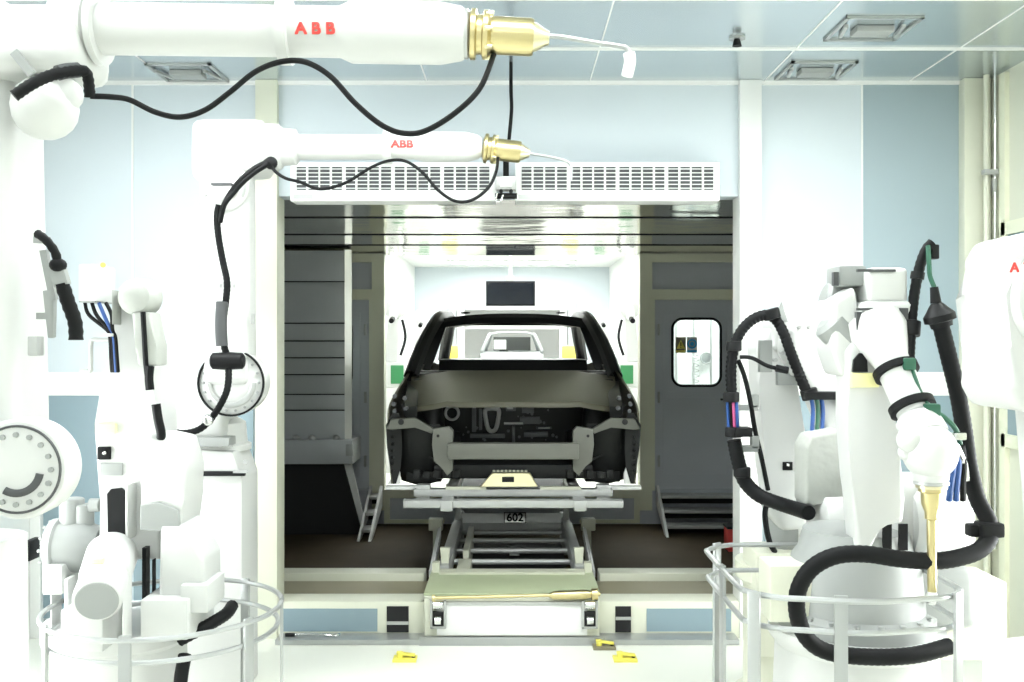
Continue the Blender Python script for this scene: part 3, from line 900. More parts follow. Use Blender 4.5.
def stairs(name, x0, x1, d0, d1, label, tread='steel', flip=False):
    t = thing(name, ((x0 + x1) / 2, (d0 + d1) / 2, -.05), label, 'stairs')
    n = 3
    for k in range(n):
        z = ZP - .02 - (ZP + .05) * k / n; y = d1 - (d1 - d0) * k / n
        m = MB(); m.span((x0, y - (d1 - d0) / n, z - .03), (x1, y, z), .004); m.build('tread', tread, t)
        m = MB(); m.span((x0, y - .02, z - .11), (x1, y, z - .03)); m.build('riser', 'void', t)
    for xx in ((x0 - .03, x1) if not flip else (x0 - .03, x1)):
        m = MB(); m.prism([(xx, d1, ZP + .06), (xx, d1, ZP - .16), (xx, d0 + .05, -.05), (xx, d0 - .08, -.05)], (.03, 0, 0), .003, 1); m.build('stringer', 'white', t)
    return t
stairs('step_stairs', 1.56, 2.40, 9.95, 10.56, 'short dark steel steps with a white stringer below the door on the right')
stairs('step_stairs', -1.48, -1.40, 9.75, 10.54, 'narrow steel steps with white stringers beside the dark panelled cabinet')
m = MB(); m.prism([P(x, y, LC + .03) for x, y in ((344, 464), (351, 462), (366, 528), (357, 528))], (0, .04, 0), .003, 1); m.build('brace', 'white', cab)
# red valve by the right end of the pit
a = P(737, 538, 8.5)
t = thing('red_hydrant_box', (2.02, 9.3, -.05), 'small dark red box on the brown pit floor at its right end', 'box')
m = MB(); m.span((2.0, 9.2, -.05), (2.12, 9.4, .16), .01); m.build('body', 'red', t)
m = MB(); m.span((1.99, 9.19, .16), (2.13, 9.41, .18), .004); m.build('lid', 'black_plastic', t)

# ================================================================== LOUVRED VENT UNITS OVER THE OPENING
VD = 6.22
def vent(x0, x1, label):
    a, b = P(x0, 162, VD), P(x1, 201, VD)
    t = thing('louvred_vent_unit', ((a.x + b.x) / 2, VD + .08, b.z), label, 'vent')
    m = MB(); m.span((a.x, VD, b.z), (b.x, WD - .001, a.z), .008); m.build('housing', 'white', t)
    n = 8; w = (b.x - a.x - .06) / n
    z1, z0 = CAMZ - (167 - 341) / FPX * VD, CAMZ - (190 - 341) / FPX * VD
    for k in range(n):
        gx0 = a.x + .03 + k * w + (.012 if k % 2 == 0 else .006); gx1 = a.x + .03 + (k + 1) * w - (.006 if k % 2 == 0 else .012)
        m = MB(); m.span((gx0, VD - .004, z0), (gx1, VD + .002, z1)); g = m.build('louvre', 'grey_sleeve', t)
        m = MB()
        for j in range(6):
            z = z0 + (z1 - z0) * (j + .25) / 6
            m.hexa([V((gx0, VD - .014, z)), V((gx1, VD - .014, z)), V((gx1, VD - .002, z + .005)), V((gx0, VD - .002, z + .005)),
                    V((gx0, VD - .014, z + .004)), V((gx1, VD - .014, z + .004)), V((gx1, VD - .002, z + .009)), V((gx0, VD - .002, z + .009))])
        xm = (gx0 + gx1) / 2
        m.span((xm - .006, VD - .016, z0), (xm + .006, VD - .003, z1)); m.build('slats', 'white', g)
    m = MB(); m.span((a.x + .02, VD - .003, b.z + .012), (a.x + .14, VD + .002, b.z + .04)); m.build('rating_label', 'steel', t)
    return t
vent(290, 496, 'long white louvred vent unit over the left half of the opening')
vent(515, 720, 'long white louvred vent unit over the right half of the opening')
# sensor between them on a cable from the ceiling
hb = P(505, 182, 6.15)
t = thing('hanging_sensor', hb, 'small grey sensor box with a lit white face hanging on a cable between the vents', 'sensor')
m = MB(); m.span(P(496, 176, 6.12), P(516, 192, 6.22), .006); m.build('body', 'steel', t)
m = MB(); m.span(P(500, 181, 6.105), P(512, 187, 6.125), .003); m.build('face', 'white', t)
m = MB()
for x in (501, 511):
    a = P(x, 191, 6.11); m.cyl(a, a + V((0, .03, 0)), .012, seg=10)
m.cyl(P(495, 196, 6.15), P(517, 196, 6.15), .018, seg=12); m.build('clamp', 'black_plastic', t)
m = MB(); m.tube([P(497, 193, 6.12), P(496, 200, 6.12), P(500, 201, 6.12), P(503, 195, 6.12)], .006, 6); m.build('hook', 'chrome', t)
m = MB(); m.tube([V((P(511, 62, 5.96).x, 5.96, ZC - .001)), P(511, 90, 5.96), P(511.5, 110, 5.97), P(509, 140, 6.0), P(507, 160, 6.1), P(506, 177, 6.15)], .011, 8); m.build('cable', 'black', t)
m = MB(); m.tube([P(506, 150, 6.05), P(506, 176, 6.15)], .018, 8); m.build('sleeve', 'black', t)

# ================================================================== ROBOTS
def spray_tool(parent, p0, p1, r, wire, tipmat='gold_pale', flange=True):
    """gold spray head along p0 > p1 with a thin bent electrode"""
    p0, p1 = V(p0), V(p1); L = (p1 - p0).length; ax = (p1 - p0)
    m = MB(); m.lathe(p0, ax, [(0, r * .9), (L * .04, r * 1.35), (L * .10, r * 1.35), (L * .12, r * 1.05), (L * .18, r * 1.05), (L * .20, r * 1.3), (L * .26, r * 1.3), (L * .30, r), (L * .80, r), (L * .84, r * .93)], 28)
    h = m.build('spray_head', 'gold', parent)
    m = MB(); m.lathe(p0 + ax * .82, ax, [(0, r * .8), (L * .06, r * .72), (L * .18, r * .42), (L * .22, r * .36)], 24); m.build('nozzle', tipmat, h)
    m = MB()
    a, u, w = frame_of(ax)
    for k in range(8):
        q = p0 + ax * .23 + (u * math.cos(k * PI / 4) + w * math.sin(k * PI / 4)) * r * 1.22
        m.cyl(q, q + a * L * .09, r * .12, seg=8)
    m.build('bolt', 'gold_pale', h)
    m = MB(); m.tube(wire, r * .13, 8, 6); m.build('electrode', 'rail', h)
    return h

# ---------- robot 1: near, left; forearm crosses the top of the picture
R1 = thing('painting_robot', (P(0, 341, 3.05).x - .06, 3.05, 0), 'big nearest white painting robot on the left, red-lettered arm across the top of the picture', 'robot')
bx = R1.location.x
m = MB(); m.lathe((bx, 3.05, 0), (0, 0, 1), [(0, .34), (.04, .34), (.06, .26), (.40, .18), (.46, .14), (1.30, .13)], 40); m.build('pedestal', 'robot', R1)
c = P(15, 470, 2.92)
m = MB(); m.lathe(c + V((0, .14, 0)), (0, -1, 0), [(0, .12), (.02, .145), (.11, .15), (.125, .14), (.13, .12)], 44); sh = m.build('shoulder_joint', 'robot', R1)
m = MB(); m.arc(c + V((0, .012, 0)), (0, 1, 0), .128, .004, flat=.006); m.arc(c + V((0, .008, 0)), (0, 1, 0), .070, .012, 190, 300, flat=.006); m.build('joint_groove', 'grey_sleeve', sh)
m = MB()
for k in range(16):
    an = k * PI / 8; q = c + V((.103 * math.cos(an), .012, .103 * math.sin(an))); m.cyl(q, q + V((0, -.012, 0)), .008, seg=8)
m.build('bolt', 'robot_grey', sh)
m = MB(); m.beam(P(-12, 470, 3.12), P(-12, 75, 3.12), .30, .26, .26, .24, ref=V((0, 1, 0)), bev=.05, seg=3); m.build('lower_arm', 'robot', R1)
m = MB(); a = P(10, 400, 2.99); m.box(P(36, 346, 3.0), (.03, .05, .06), .006); m.box(P(12, 428, 2.985), (.02, .02, .04), .004); m.build('cable_bracket', 'steel', R1)
m = MB(); m.lathe(P(-2, 62, 3.3), (0, -1, 0), [(0, .15), (.03, .18), (.42, .18), (.46, .14), (.48, .10)], 36)
m.ball(P(45, 108, 2.98), .095, 20, (1, 1.1, 1)); m.ball(P(66, 95, 2.98), .05, 16); m.box(P(40, 48, 3.02), (.34, .28, .20), .06, seg=3); el = m.build('elbow', 'robot', R1)
m = MB(); m.beam(P(14, 52, 2.86), P(32, 74, 2.86), .025, .01, ref=V((0, 1, 0))); m.build('elbow_slot', 'robot_grey', el)
p0, p1 = P(60, 28, 3.0), P(472, 34, 3.0); ax = p1 - p0; L = ax.length
def ft(x): return (x - 60) / 412 * L
m = MB(); m.lathe(p0, ax, [(0, .10), (ft(92), .10), (ft(98), .078), (ft(276), .076), (ft(340), .076), (ft(352), .092), (ft(440), .092), (ft(462), .080), (ft(470), .062)], 36); fa = m.build('forearm', 'robot', R1)
m = MB(); m.lathe(p0, ax, [(ft(280), .076), (ft(280.5), .100), (ft(291.5), .100), (ft(292), .076)], 36); m.lathe(p0, ax, [(ft(96), .08), (ft(96.5), .108), (ft(103), .108), (ft(103.5), .08)], 36); m.build('collar', 'robot', fa)
m = MB(); m.lathe(p0, ax, [(ft(462), .05), (ft(463), .074), (ft(468), .074), (ft(472), .05)], 30); m.build('wrist_ring', 'steel', fa)
text('lettering', 'A B B', 'red', fa, P(314.5, 28, 2.918), .046, bold=.0015, sx=1.08, wrap=(3.0, P(313, 31.7, 3.0).z, .078))
h = spray_tool(R1, P(468, 34, 3.0), P(546, 38, 3.0), .056, [P(538, 36, 3.0), P(560, 37, 3.0), P(590, 42, 3.0), P(618, 46, 3.0), P(626, 48, 3.0), P(629, 54, 3.0), P(629, 62, 3.0)])
m = MB(); m.tube([P(629, 53, 3.0), P(630, 62, 3.0), P(627, 76, 3.0)], .018, 10); m.build('electrode_tip', 'white', h)
m = MB(); m.tube([P(90, 96, 2.9), P(112, 97, 2.92), P(130, 100, 2.95), P(155, 112, 2.95), P(180, 117, 2.95), P(205, 110, 2.95), P(230, 92, 2.95), P(255, 72, 2.95), P(280, 62, 2.93), P(305, 62, 2.93), P(330, 76, 2.93), P(355, 103, 2.93), P(380, 124, 2.93), P(402, 133, 2.93), P(425, 131, 2.93), P(455, 113, 2.93), P(480, 88, 2.95), P(494, 54, 3.0)], .0085, 10, 8); m.build('paint_line', 'black', R1)
m = MB(); m.tube([P(14, 96, 2.72), P(32, 84, 2.74), P(52, 75, 2.78), P(72, 71, 2.82), P(84, 71, 2.86), P(88, 78, 2.88), P(90, 97, 2.9)], .017, 10, 8, ridge=.12, step=.008); m.build('hose', 'black', R1)
m = MB(); m.tube([P(58, 73, 2.8), P(66, 71, 2.82), P(78, 70, 2.85)], .022, 10); m.build('hose_sleeve', 'grey_sleeve', R1)
m = MB(); m.tube([P(38, 234, 2.98), P(46, 240, 2.96), P(55, 252, 2.96), P(58, 264, 2.97)], .014, 10, 6, ridge=.12); m.ball(P(58, 265, 2.97), .026, 14, (1, 1, .8)); m.tube([P(62, 283, 2.98), P(68, 302, 2.99), P(75, 322, 3.0), P(76, 340, 3.0)], .022, 12, 8, ridge=.1); m.build('dress_hose', 'black', R1)
m = MB(); m.beam(P(57, 266, 2.98), P(63, 286, 2.98), .045, .03, ref=V((0, 1, 0)), bev=.006); m.beam(P(44, 250, 3.0), P(54, 300, 3.02), .02, .02, ref=V((0, 1, 0))); m.beam(P(50, 290, 3.02), P(52, 338, 3.04), .035, .03, .02, .02, ref=V((0, 1, 0)), bev=.006); m.beam(P(36, 316, 3.02), P(53, 316, 3.04), .02, .02); m.beam(P(36, 240, 3.02), P(48, 240, 3.0), .02, .02); m.build('hose_carrier', 'robot_grey', R1)

# ---------- robot 2: left, behind, forearm with brass spray head over the opening
R2 = thing('painting_robot', (P(220, 341, 5.55).x, 5.55, 0), 'white painting robot with tall upright arm and brass spray head beside the left post', 'robot')
a, b = P(172, 450, 5.32), P(242, 698, 5.32)
m = MB(); m.prism([(a.x, 5.32, 0), (b.x, 5.32, 0), (b.x, 5.32, P(0, 478, 5.32).z), (P(232, 0, 5.32).x, 5.32, P(0, 452, 5.32).z), (P(190, 0, 5.32).x, 5.32, P(0, 449, 5.32).z), (a.x, 5.32, P(0, 460, 5.32).z)], (0, .34, 0), .012, 2); pd = m.build('pedestal', 'robot', R2)
m = MB(); m.span(P(190, 471.5, 5.30), P(246, 475.5, 5.325), .003); m.build('handle', 'black_plastic', pd)
m = MB(); m.span(P(233, 470, 5.295), P(248, 473, 5.30)); m.cyl(P(245, 462, 5.30), P(245, 462, 5.33), .012, seg=10); m.build('latch', 'steel', pd)
m = MB(); m.prism([P(x, y, 5.315) for x, y in ((205, 578), (225, 580), (209, 556))], (0, .01, 0)); m.build('vent_opening', 'void', pd)  # dark patch painted on where a black gap shows between the parts
m = MB(); m.lathe((P(210, 0, 5.5).x, 5.55, P(0, 450, 5.5).z), (0, 0, 1), [(0, .21), (.03, .21), (.04, .19), (.15, .18), (.17, .15)], 36); m.build('turret', 'robot', R2)
m = MB(); m.span(P(172, 438, 5.26), P(236, 444, 5.4), .006); m.build('turret_plate', 'robot_grey', R2)
m = MB()
for k in range(12):
    m.box(P(176 + 5 * k, 446, 5.28), (.012, .02, .012))
m.build('bolt_row', 'steel', R2)
c = P(230, 383, 5.22)
m = MB(); m.lathe(c + V((0, .20, 0)), (0, -1, 0), [(0, .15), (.02, .168), (.17, .178), (.18, .165)], 44); m.box(P(205, 410, 5.5), (.30, .30, .30), .04, seg=3); sh = m.build('shoulder_joint', 'robot', R2)
m = MB(); m.arc(c + V((0, .016, 0)), (0, 1, 0), .172, .006, flat=.012); m.build('joint_ring', 'black_plastic', sh)
m = MB(); m.arc(c + V((0, .014, 0)), (0, 1, 0), .118, .016, 180, 360, flat=.01); m.build('joint_groove', 'steel', sh)
m = MB()
for k in range(18):
    an = k * PI / 9; q = c + V((.148 * math.cos(an), .022, .148 * math.sin(an))); m.cyl(q, q + V((0, -.012, 0)), .007, seg=8)
m.build('bolt', 'robot_grey', sh)
m = MB(); m.beam(P(230, 385, 5.32), P(228, 165, 5.32), .25, .20, .26, .19, ref=V((0, 1, 0)), bev=.045, seg=3); la = m.build('lower_arm', 'robot', R2)
m = MB(); m.box(P(253, 319, 5.22), (.014, .02, .05)); m.box(P(220, 286, 5.215), (.012, .012, .02)); m.box(P(234, 286, 5.215), (.012, .012, .02)); m.build('stud', 'steel', la)
m = MB(); m.box(P(234, 150, 5.34), (.40, .26, .30), .07, seg=3); m.box(P(214, 160, 5.3), (.20, .22, .26), .07, seg=3); el = m.build('elbow', 'robot', R2)
m = MB(); c = P(222, 185, 5.17); m.lathe(c + V((0, .10, 0)), (0, -1, 0), [(0, .13), (.06, .13), (.07, .12), (.075, .085), (.09, .08)], 36); ec = m.build('elbow_cap', 'robot', R2)
m = MB(); m.arc(c + V((0, .03, 0)), (0, 1, 0), .105, .014, -30, 210, flat=.01); m.cyl(c + V((0, .02, 0)), c + V((0, 0, 0)), .008, seg=8); m.build('cap_groove', 'steel', ec)
m = MB(); m.beam(P(212, 184.5, 5.12), P(232, 184.5, 5.12), .04, .012); m.build('cable_clip', 'grey_sleeve', R2)
p0, p1 = P(262, 147, 5.3), P(482, 147, 5.3); ax = p1 - p0; L = ax.length
def ft(x): return (x - 262) / 220 * L
m = MB(); m.lathe(p0, ax, [(0, .125), (ft(280), .12), (ft(283), .10), (ft(296), .095), (ft(299), .068), (ft(385), .066), (ft(414), .066), (ft(424), .08), (ft(466), .08), (ft(477), .066), (ft(482), .05)], 32); fa = m.build('forearm', 'robot', R2)
m = MB(); m.lathe(p0, ax, [(ft(384), .06), (ft(384.4), .092), (ft(391.6), .092), (ft(392), .06)], 32); m.build('collar', 'robot', fa)
text('lettering', 'ABB', 'red', fa, P(402, 144, 5.226), .054, bold=.002, sx=1.2, wrap=(5.3, P(402, 147, 5.3).z, .0685))
spray_tool(R2, P(483, 148, 5.3), P(528, 153, 5.3), .058, [P(526, 153, 5.3), P(545, 156, 5.3), P(563, 160, 5.3), P(571, 166, 5.3), P(571, 180, 5.3)])
m = MB(); m.tube([P(272, 162, 5.1), P(274, 170, 5.1), P(285, 178, 5.08), P(300, 182, 5.05), P(320, 189, 5.05), P(345, 183, 5.05), P(370, 168, 5.08), P(388, 161, 5.15), P(405, 161, 5.15), P(422, 172, 5.1), P(438, 190, 5.08), P(455, 201, 5.08), P(472, 200, 5.1), P(488, 188, 5.15), P(496, 172, 5.2), P(498, 156, 5.28)], .0085, 8, 8); m.build('paint_line', 'black', R2)
m = MB(); m.ball(P(271, 163, 5.12), .034, 14); m.ball(P(267, 163, 5.10), .022, 12); m.build('connector', 'black_plastic', R2)
for q in (0, 1):
    o2 = 4 * q
    m = MB(); m.tube([P(268, 162 + o2 * .5, 5.09 - .01 * q), P(255, 168 + o2, 5.07), P(243, 178 + o2, 5.06), P(234, 188 + o2, 5.07), P(224, 205, 5.08 - .02 * q), P(220, 222, 5.1)], .014, 8, 6); m.build('cable', 'black', R2)
m = MB(); m.tube([P(219, 205, 5.1), P(217, 218, 5.1), P(219, 240, 5.12), P(223, 262, 5.13), P(227, 282, 5.13), P(226, 300, 5.13), P(223, 325, 5.12), P(224, 345, 5.10), P(228, 361, 5.1), P(228, 385, 5.06), P(222, 402, 5.05), P(210, 420, 5.05), P(198, 430, 5.05), P(182, 433, 5.05), P(168, 429, 5.02), P(160, 418, 5.0), P(157, 405, 4.98)], .018, 10, 7, ridge=.1, step=.01); m.build('dress_hose', 'black', R2)
m = MB(); m.tube([P(222, 302, 5.1), P(221, 325, 5.09), P(222, 346, 5.09)], .03, 10); m.build('hose_sleeve', 'grey_sleeve', R2)
m = MB(); m.lathe(P(211, 361, 5.1), (1, 0, 0), [(0, .03), (.01, .042), (.07, .046), (.10, .046), (.16, .042), (.17, .03)], 18); m.build('hose_clamp', 'black_plastic', R2)
m = MB(); m.ball(P(208, 420, 5.03), .03, 12); m.build('hose_fitting', 'chrome', R2)

# ---------- robot 3: lower left, short robot with the big motor
R3 = thing('opener_robot', (P(120, 341, 4.65).x, 4.65, 0), 'shorter bulky white robot with cables under its box, low at the left', 'robot')
bx = R3.location.x
m = MB(); m.lathe((bx, 4.65, 0), (0, 0, 1), [(0, .36), (.05, .36), (.07, .30), (.50, .30), (.53, .34), (.60, .34)], 40); m.build('pedestal', 'robot', R3)
m = MB(); m.prism([P(x, y, 4.52) for x, y in ((100, 372), (98, 425), (94, 430), (100, 500), (98, 560), (160, 560), (158, 420), (150, 365), (140, 302), (114, 302), (110, 366))], (0, .26, 0), .02, 2); col = m.build('lower_arm', 'robot', R3)
m = MB(); m.span(P(95, 424, 4.49), P(124, 432, 4.6), .004); m.build('yellow_band', 'pale_yellow', col)
m = MB(); m.span(P(97, 447, 4.505), P(112, 459, 4.53), .003); o = m.build('socket', 'black', col)
m = MB(); m.ball(P(104.5, 453, 4.50), .010, 10); m.build('socket_pin', 'chrome', o)
m = MB(); m.span(P(100, 463, 4.51), P(124, 475, 4.53), .003); m.build('nameplate', 'robot_grey', col)
m = MB(); m.prism([P(x, y, 4.51) for x, y in ((108, 540), (107, 494), (111, 489), (121, 488), (126, 492), (127, 545))], (0, .012, 0)); m.build('slot', 'black_plastic', col)
m = MB(); m.span(P(100, 540, 4.50), P(131, 556, 4.53)); m.build('slot_shade', 'void', col)
m = MB(); m.span(P(125, 485, 4.42), P(139, 535, 4.55), .012); m.build('side_cover', 'robot', R3)
m = MB(); m.prism([P(x, y, 4.40) for x, y in ((139, 440), (150, 434), (178, 440), (186, 470), (184, 500), (181, 532), (140, 520))], (0, .28, 0), .025, 3); m.prism([P(x, y, 4.38) for x, y in ((160, 525), (185, 525), (204, 560), (204, 600), (170, 615), (158, 605))], (0, .26, 0), .02, 3); m.build('counterweight', 'robot', R3)
m = MB(); m.prism([P(x, y, 4.385) for x, y in ((140, 505), (158, 502), (178, 510), (181, 533), (140, 530))], (0, .02, 0), .004, 1); m.build('underside_cover', 'robot_grey', R3)
m = MB(); m.span(P(180, 585, 4.34), P(225, 598, 4.6), .01).span(P(140, 600, 4.3), P(215, 615, 4.7), .01); m.build('base_flange', 'robot', R3)
m = MB(); m.span(P(142, 548, 4.45), P(150, 608, 4.5)).span(P(152, 560, 4.46), P(156, 608, 4.5)); m.build('cable_gap', 'black_plastic', R3)
# motor towards the viewer
m = MB(); p0, p1 = P(113, 552, 4.46), P(97, 601, 4.08); Lm = (p1 - p0).length
m.lathe(p0, p1 - p0, [(0, .10), (.03, .11), (Lm * .55, .105), (Lm * .57, .098), (Lm - .012, .098), (Lm, .090)], 36); mo = m.build('motor', 'robot', R3)
m = MB(); nrm = (p1 - p0).normalized(); m.lathe(p1 - nrm * .002, nrm, [(0, .086), (.006, .084)], 32); m.build('motor_end_cap', 'robot_grey', mo)
mid = P(98, 561, 4.18); m = MB(); m.box(mid + V((0, .0, .0)), (.05, .03, .022), .003); m.build('label', 'pale_yellow', mo)
# joint housing left
m = MB(); m.lathe(P(50, 546, 4.6), (1, 0, 0), [(0, .10), (.015, .125), (.05, .13), (.06, .12), (.17, .12), (.20, .10), (.24, .09)], 36); m.cyl(P(72, 540, 4.6), P(72, 498, 4.6), .055, seg=24, bev=.01); m.cyl(P(84, 540, 4.6), P(84, 504, 4.6), .045, seg=20, bev=.01); m.cyl(P(90, 505, 4.55), P(100, 505, 4.55), .03, seg=18); m.build('joint_housing', 'robot_grey', R3)
m = MB()
for k in range(12):
    an = k * PI / 6; q = P(51.5, 546, 4.6) + V((0, .11 * math.cos(an), .11 * math.sin(an))); m.cyl(q, q + V((-.012, 0, 0)), .008, seg=8)
m.build('housing_bolt', 'rail', R3)
m = MB(); m.span(P(42, 566, 4.45), P(90, 579, 4.75), .008).span(P(50, 579, 4.5), P(62, 640, 4.6), .006).span(P(64, 579, 4.42), P(76, 640, 4.5), .006).span(P(122, 575, 4.2), P(132, 640, 4.3), .008).span(P(60, 610, 4.2), P(130, 632, 4.5), .012); m.build('base_plate', 'robot', R3)
m = MB(); m.span(P(24, 541, 4.5), P(40, 557, 4.6), .006).cyl(P(40, 549, 4.55), P(47, 549, 4.55), .02, seg=12).cyl(P(18, 549, 4.55), P(25, 549, 4.55), .025, seg=12); m.build('plug', 'black_plastic', R3)
# top
m = MB(); m.span(P(78, 264, 4.4), P(116, 303, 4.62), .012); bxo = m.build('junction_box', 'robot', R3)
m = MB(); m.cyl(P(103, 265, 4.395), P(103, 265, 4.41), .012, seg=12); m.build('indicator', 'yellow', bxo)
m = MB(); m.span(P(79, 300, 4.41), P(112, 304, 4.6)); m.build('gland_plate', 'robot_grey', bxo)
m = MB(); m.span(P(112, 290, 4.42), P(128, 325, 4.6), .01); m.build('box_arm', 'cover', R3)
m = MB(); m.lathe(P(146, 298, 4.56), (0, -1, 0), [(0, .075), (.02, .085), (.12, .082), (.15, .07), (.165, .04)], 28); m.build('upper_motor', 'cover', R3)
m = MB(); m.prism([P(x, y, 4.40) for x, y in ((131, 312), (150, 312), (156, 345), (157, 366), (138, 366), (135, 345))], (0, .14, 0), .014, 2); m.build('wrist_cover', 'cover', R3)
for k in range(4):
    x0 = 85 + 7 * k
    m = MB(); m.tube([P(x0, 303, 4.46), P(x0 + 4 + k * .5, 315, 4.44), P(107 + k * 1.8, 330, 4.44), P(110 + k * 1.8, 338, 4.44), P(111 + k * 2, 358, 4.45), P(112 + k * 2, 372, 4.47)], .0085, 8, 6); m.build('cable', 'black' if k != 2 else 'blue', R3)
m = MB(); m.span(P(103, 333.5, 4.40), P(117, 336.5, 4.47), .003); m.build('cable_clamp', 'white', R3)
m = MB(); m.tube([P(80, 371, 4.5), P(90, 371, 4.5), P(91, 366, 4.5), P(91, 345, 4.5), P(93, 340, 4.5), P(99, 340, 4.5), P(112, 340, 4.5)], .011, 8, 4); m.build('handle', 'steel', R3)
m = MB(); m.tube([P(143, 312, 4.38), P(144, 330, 4.38), P(146, 366, 4.4), P(149, 388, 4.4)], .012, 8, 6); m.tube([P(150, 366, 4.4), P(149, 378, 4.4), P(150, 390, 4.4)], .02, 8, 6); m.build('lead', 'black', R3)
m = MB(); m.tube([P(156, 404, 4.40), P(158, 418, 4.40), P(161, 432, 4.40), P(161, 438, 4.41)], .02, 10, 6); m.build('strap', 'black', R3)

# ---------- robot 4: right, behind; corrugated hose arch
R4 = thing('painting_robot', (P(795, 341, 5.25).x, 5.25, 0), 'white robot under an arched black corrugated hose beside the right post', 'robot')
bx = R4.location.x
m = MB(); m.lathe((bx, 5.25, 0), (0, 0, 1), [(0, .32), (.05, .32), (.07, .27), (.62, .26), (.66, .31), (.74, .31)], 40); m.span(P(756, 553, 5.0), P(795, 640, 5.3), .012); m.build('pedestal', 'cream', R4)
m = MB(); m.lathe(P(768, 530, 5.2), (1, 0, 0), [(0, .08), (.02, .12), (.05, .145), (.12, .15), (.13, .13), (.22, .13), (.23, .15), (.30, .15)], 40); jh = m.build('shoulder_joint', 'robot_grey', R4)
m = MB(); m.arc(P(792, 530, 5.2), (1, 0, 0), .142, .014); m.build('joint_flange', 'robot', jh)
m = MB()
m.prism([P(x, y, 5.03) for x, y in ((756, 345), (770, 326), (786, 334), (795, 370), (803, 420), (811, 465), (818, 510), (806, 530), (782, 532), (770, 512), (766, 470), (763, 430), (759, 385))], (0, .22, 0), .035, 3); la = m.build('lower_arm', 'robot', R4)
m = MB(); m.span(P(783, 462, 5.02), P(792, 470, 5.035), .003); o = m.build('socket', 'black', la)
m = MB(); m.ball(P(788, 465, 5.018), .009, 8); m.build('socket_pin', 'chrome', o)
m = MB(); m.box(P(786, 330, 5.12), (.20, .24, .22), .04, seg=3); m.lathe(P(787, 345, 5.3), (0, -1, 0), [(0, .10), (.03, .13), (.30, .13), (.33, .10)], 32); m.box(P(800, 352, 5.0), (.14, .16, .24), .03, seg=3); el = m.build('elbow', 'robot', R4)
m = MB(); m.span(P(760, 340, 4.93), P(770, 372, 4.98), .006).span(P(778, 372, 4.95), P(796, 385, 5.0), .004); m.build('elbow_bracket', 'robot_grey', el)
m = MB()
for x, y in ((800, 327), (810, 327), (776, 360), (783, 353), (826, 358)):
    a = P(x, y, 4.90); m.cyl(a, a + V((0, .03, 0)), .010, seg=8)
m.build('bolt', 'steel', el)
m = MB(); m.beam(P(800, 340, 5.02), P(845, 452, 4.85), .17, .16, .15, .14, ref=V((0, 1, 0)), bev=.035, seg=3); m.build('forearm', 'robot', R4)
m = MB(); m.prism([P(x, y, 4.62) for x, y in ((806, 448), (812, 436), (845, 430), (853, 445), (858, 478), (860, 500), (812, 502), (806, 506))], (0, .20, 0), .03, 3); m.build('motor_cover', 'cover', R4)
m = MB(); m.prism([P(x, y, 4.64) for x, y in ((805, 506), (812, 478), (855, 475), (850, 492), (825, 490), (812, 512))], (0, .16, 0), .006, 1); m.build('cover_skirt', 'robot_grey', R4)
m = MB(); m.lathe(P(814, 522, 4.72), (1, 0, 0), [(0, .13), (.02, .165), (.13, .17), (.16, .15), (.20, .15), (.22, .12)], 36); m.build('wrist_housing', 'robot', R4)
m = MB(); m.span(P(848, 490, 4.6), P(864, 515, 4.75), .01).span(P(856, 430, 4.7), P(864, 500, 4.8), .008); m.build('side_cover', 'robot_grey', R4)
m = MB(); m.tube([P(732, 398, 4.9), P(731, 375, 4.9), P(733, 352, 4.9), P(740, 333, 4.9), P(752, 320, 4.9), P(766, 315, 4.9), P(776, 320, 4.9), P(784, 334, 4.88), P(792, 356, 4.86), P(800, 376, 4.86), P(807, 393, 4.86)], .028, 12, 8, ridge=.14, step=.011)
m.tube([P(734, 440, 4.9), P(738, 460, 4.9), P(744, 480, 4.9), P(757, 494, 4.88), P(772, 501, 4.84), P(790, 507, 4.74), P(809, 513, 4.56)], .036, 12, 8, ridge=.06, step=.011); hs = m.build('dress_hose', 'black', R4)
m = MB()
for (x, y, r) in ((770, 314, .042), (734, 346, .038), (731, 397, .04), (734, 432, .044), (808, 394, .042), (742, 472, .042)):
    m.cyl(P(x, y - 5, 4.9 if x < 800 else 4.86), P(x + (3 if x > 760 else 0), y + 5, 4.9 if x < 800 else 4.86), r, seg=16, bev=.006)
m.span(P(736, 428, 4.84), P(748, 435, 4.94), .004).span(P(806, 392, 4.80), P(842, 399, 4.88), .006).span(P(838, 396, 4.82), P(843, 410, 4.86), .003); m.build('hose_clamp', 'black_plastic', R4)
m = MB(); m.prism([P(x, y, 4.95) for x, y in ((776, 318), (782, 302), (788, 322))], (0, .02, 0)); m.build('clamp_stay', 'robot_grey', R4)
for k, c_ in enumerate(('blue', 'black', 'pink', 'blue')):
    m = MB(); x = 727 + 3 * k; m.tube([P(x, 398, 4.9), P(x + 1, 412, 4.9 - .01 * k), P(x + 2, 436, 4.9)], .008, 8, 5); m.build('cable', c_, R4)
for k, c_ in enumerate(('blue', 'cable_green', 'blue')):
    m = MB(); x = 811 + 5 * k; m.tube([P(x, 397, 4.84), P(x + 2, 410, 4.83), P(x + 1, 432, 4.80)], .010, 8, 5); m.build('cable', c_, R4)
m = MB(); m.tube([P(740, 357, 4.88), P(752, 358, 4.86), P(768, 366, 4.84), P(785, 370, 4.84)], .010, 8, 6); m.tube([P(776, 368, 4.84), P(788, 370.5, 4.84)], .018, 8, 4); m.build('strap', 'black', R4)
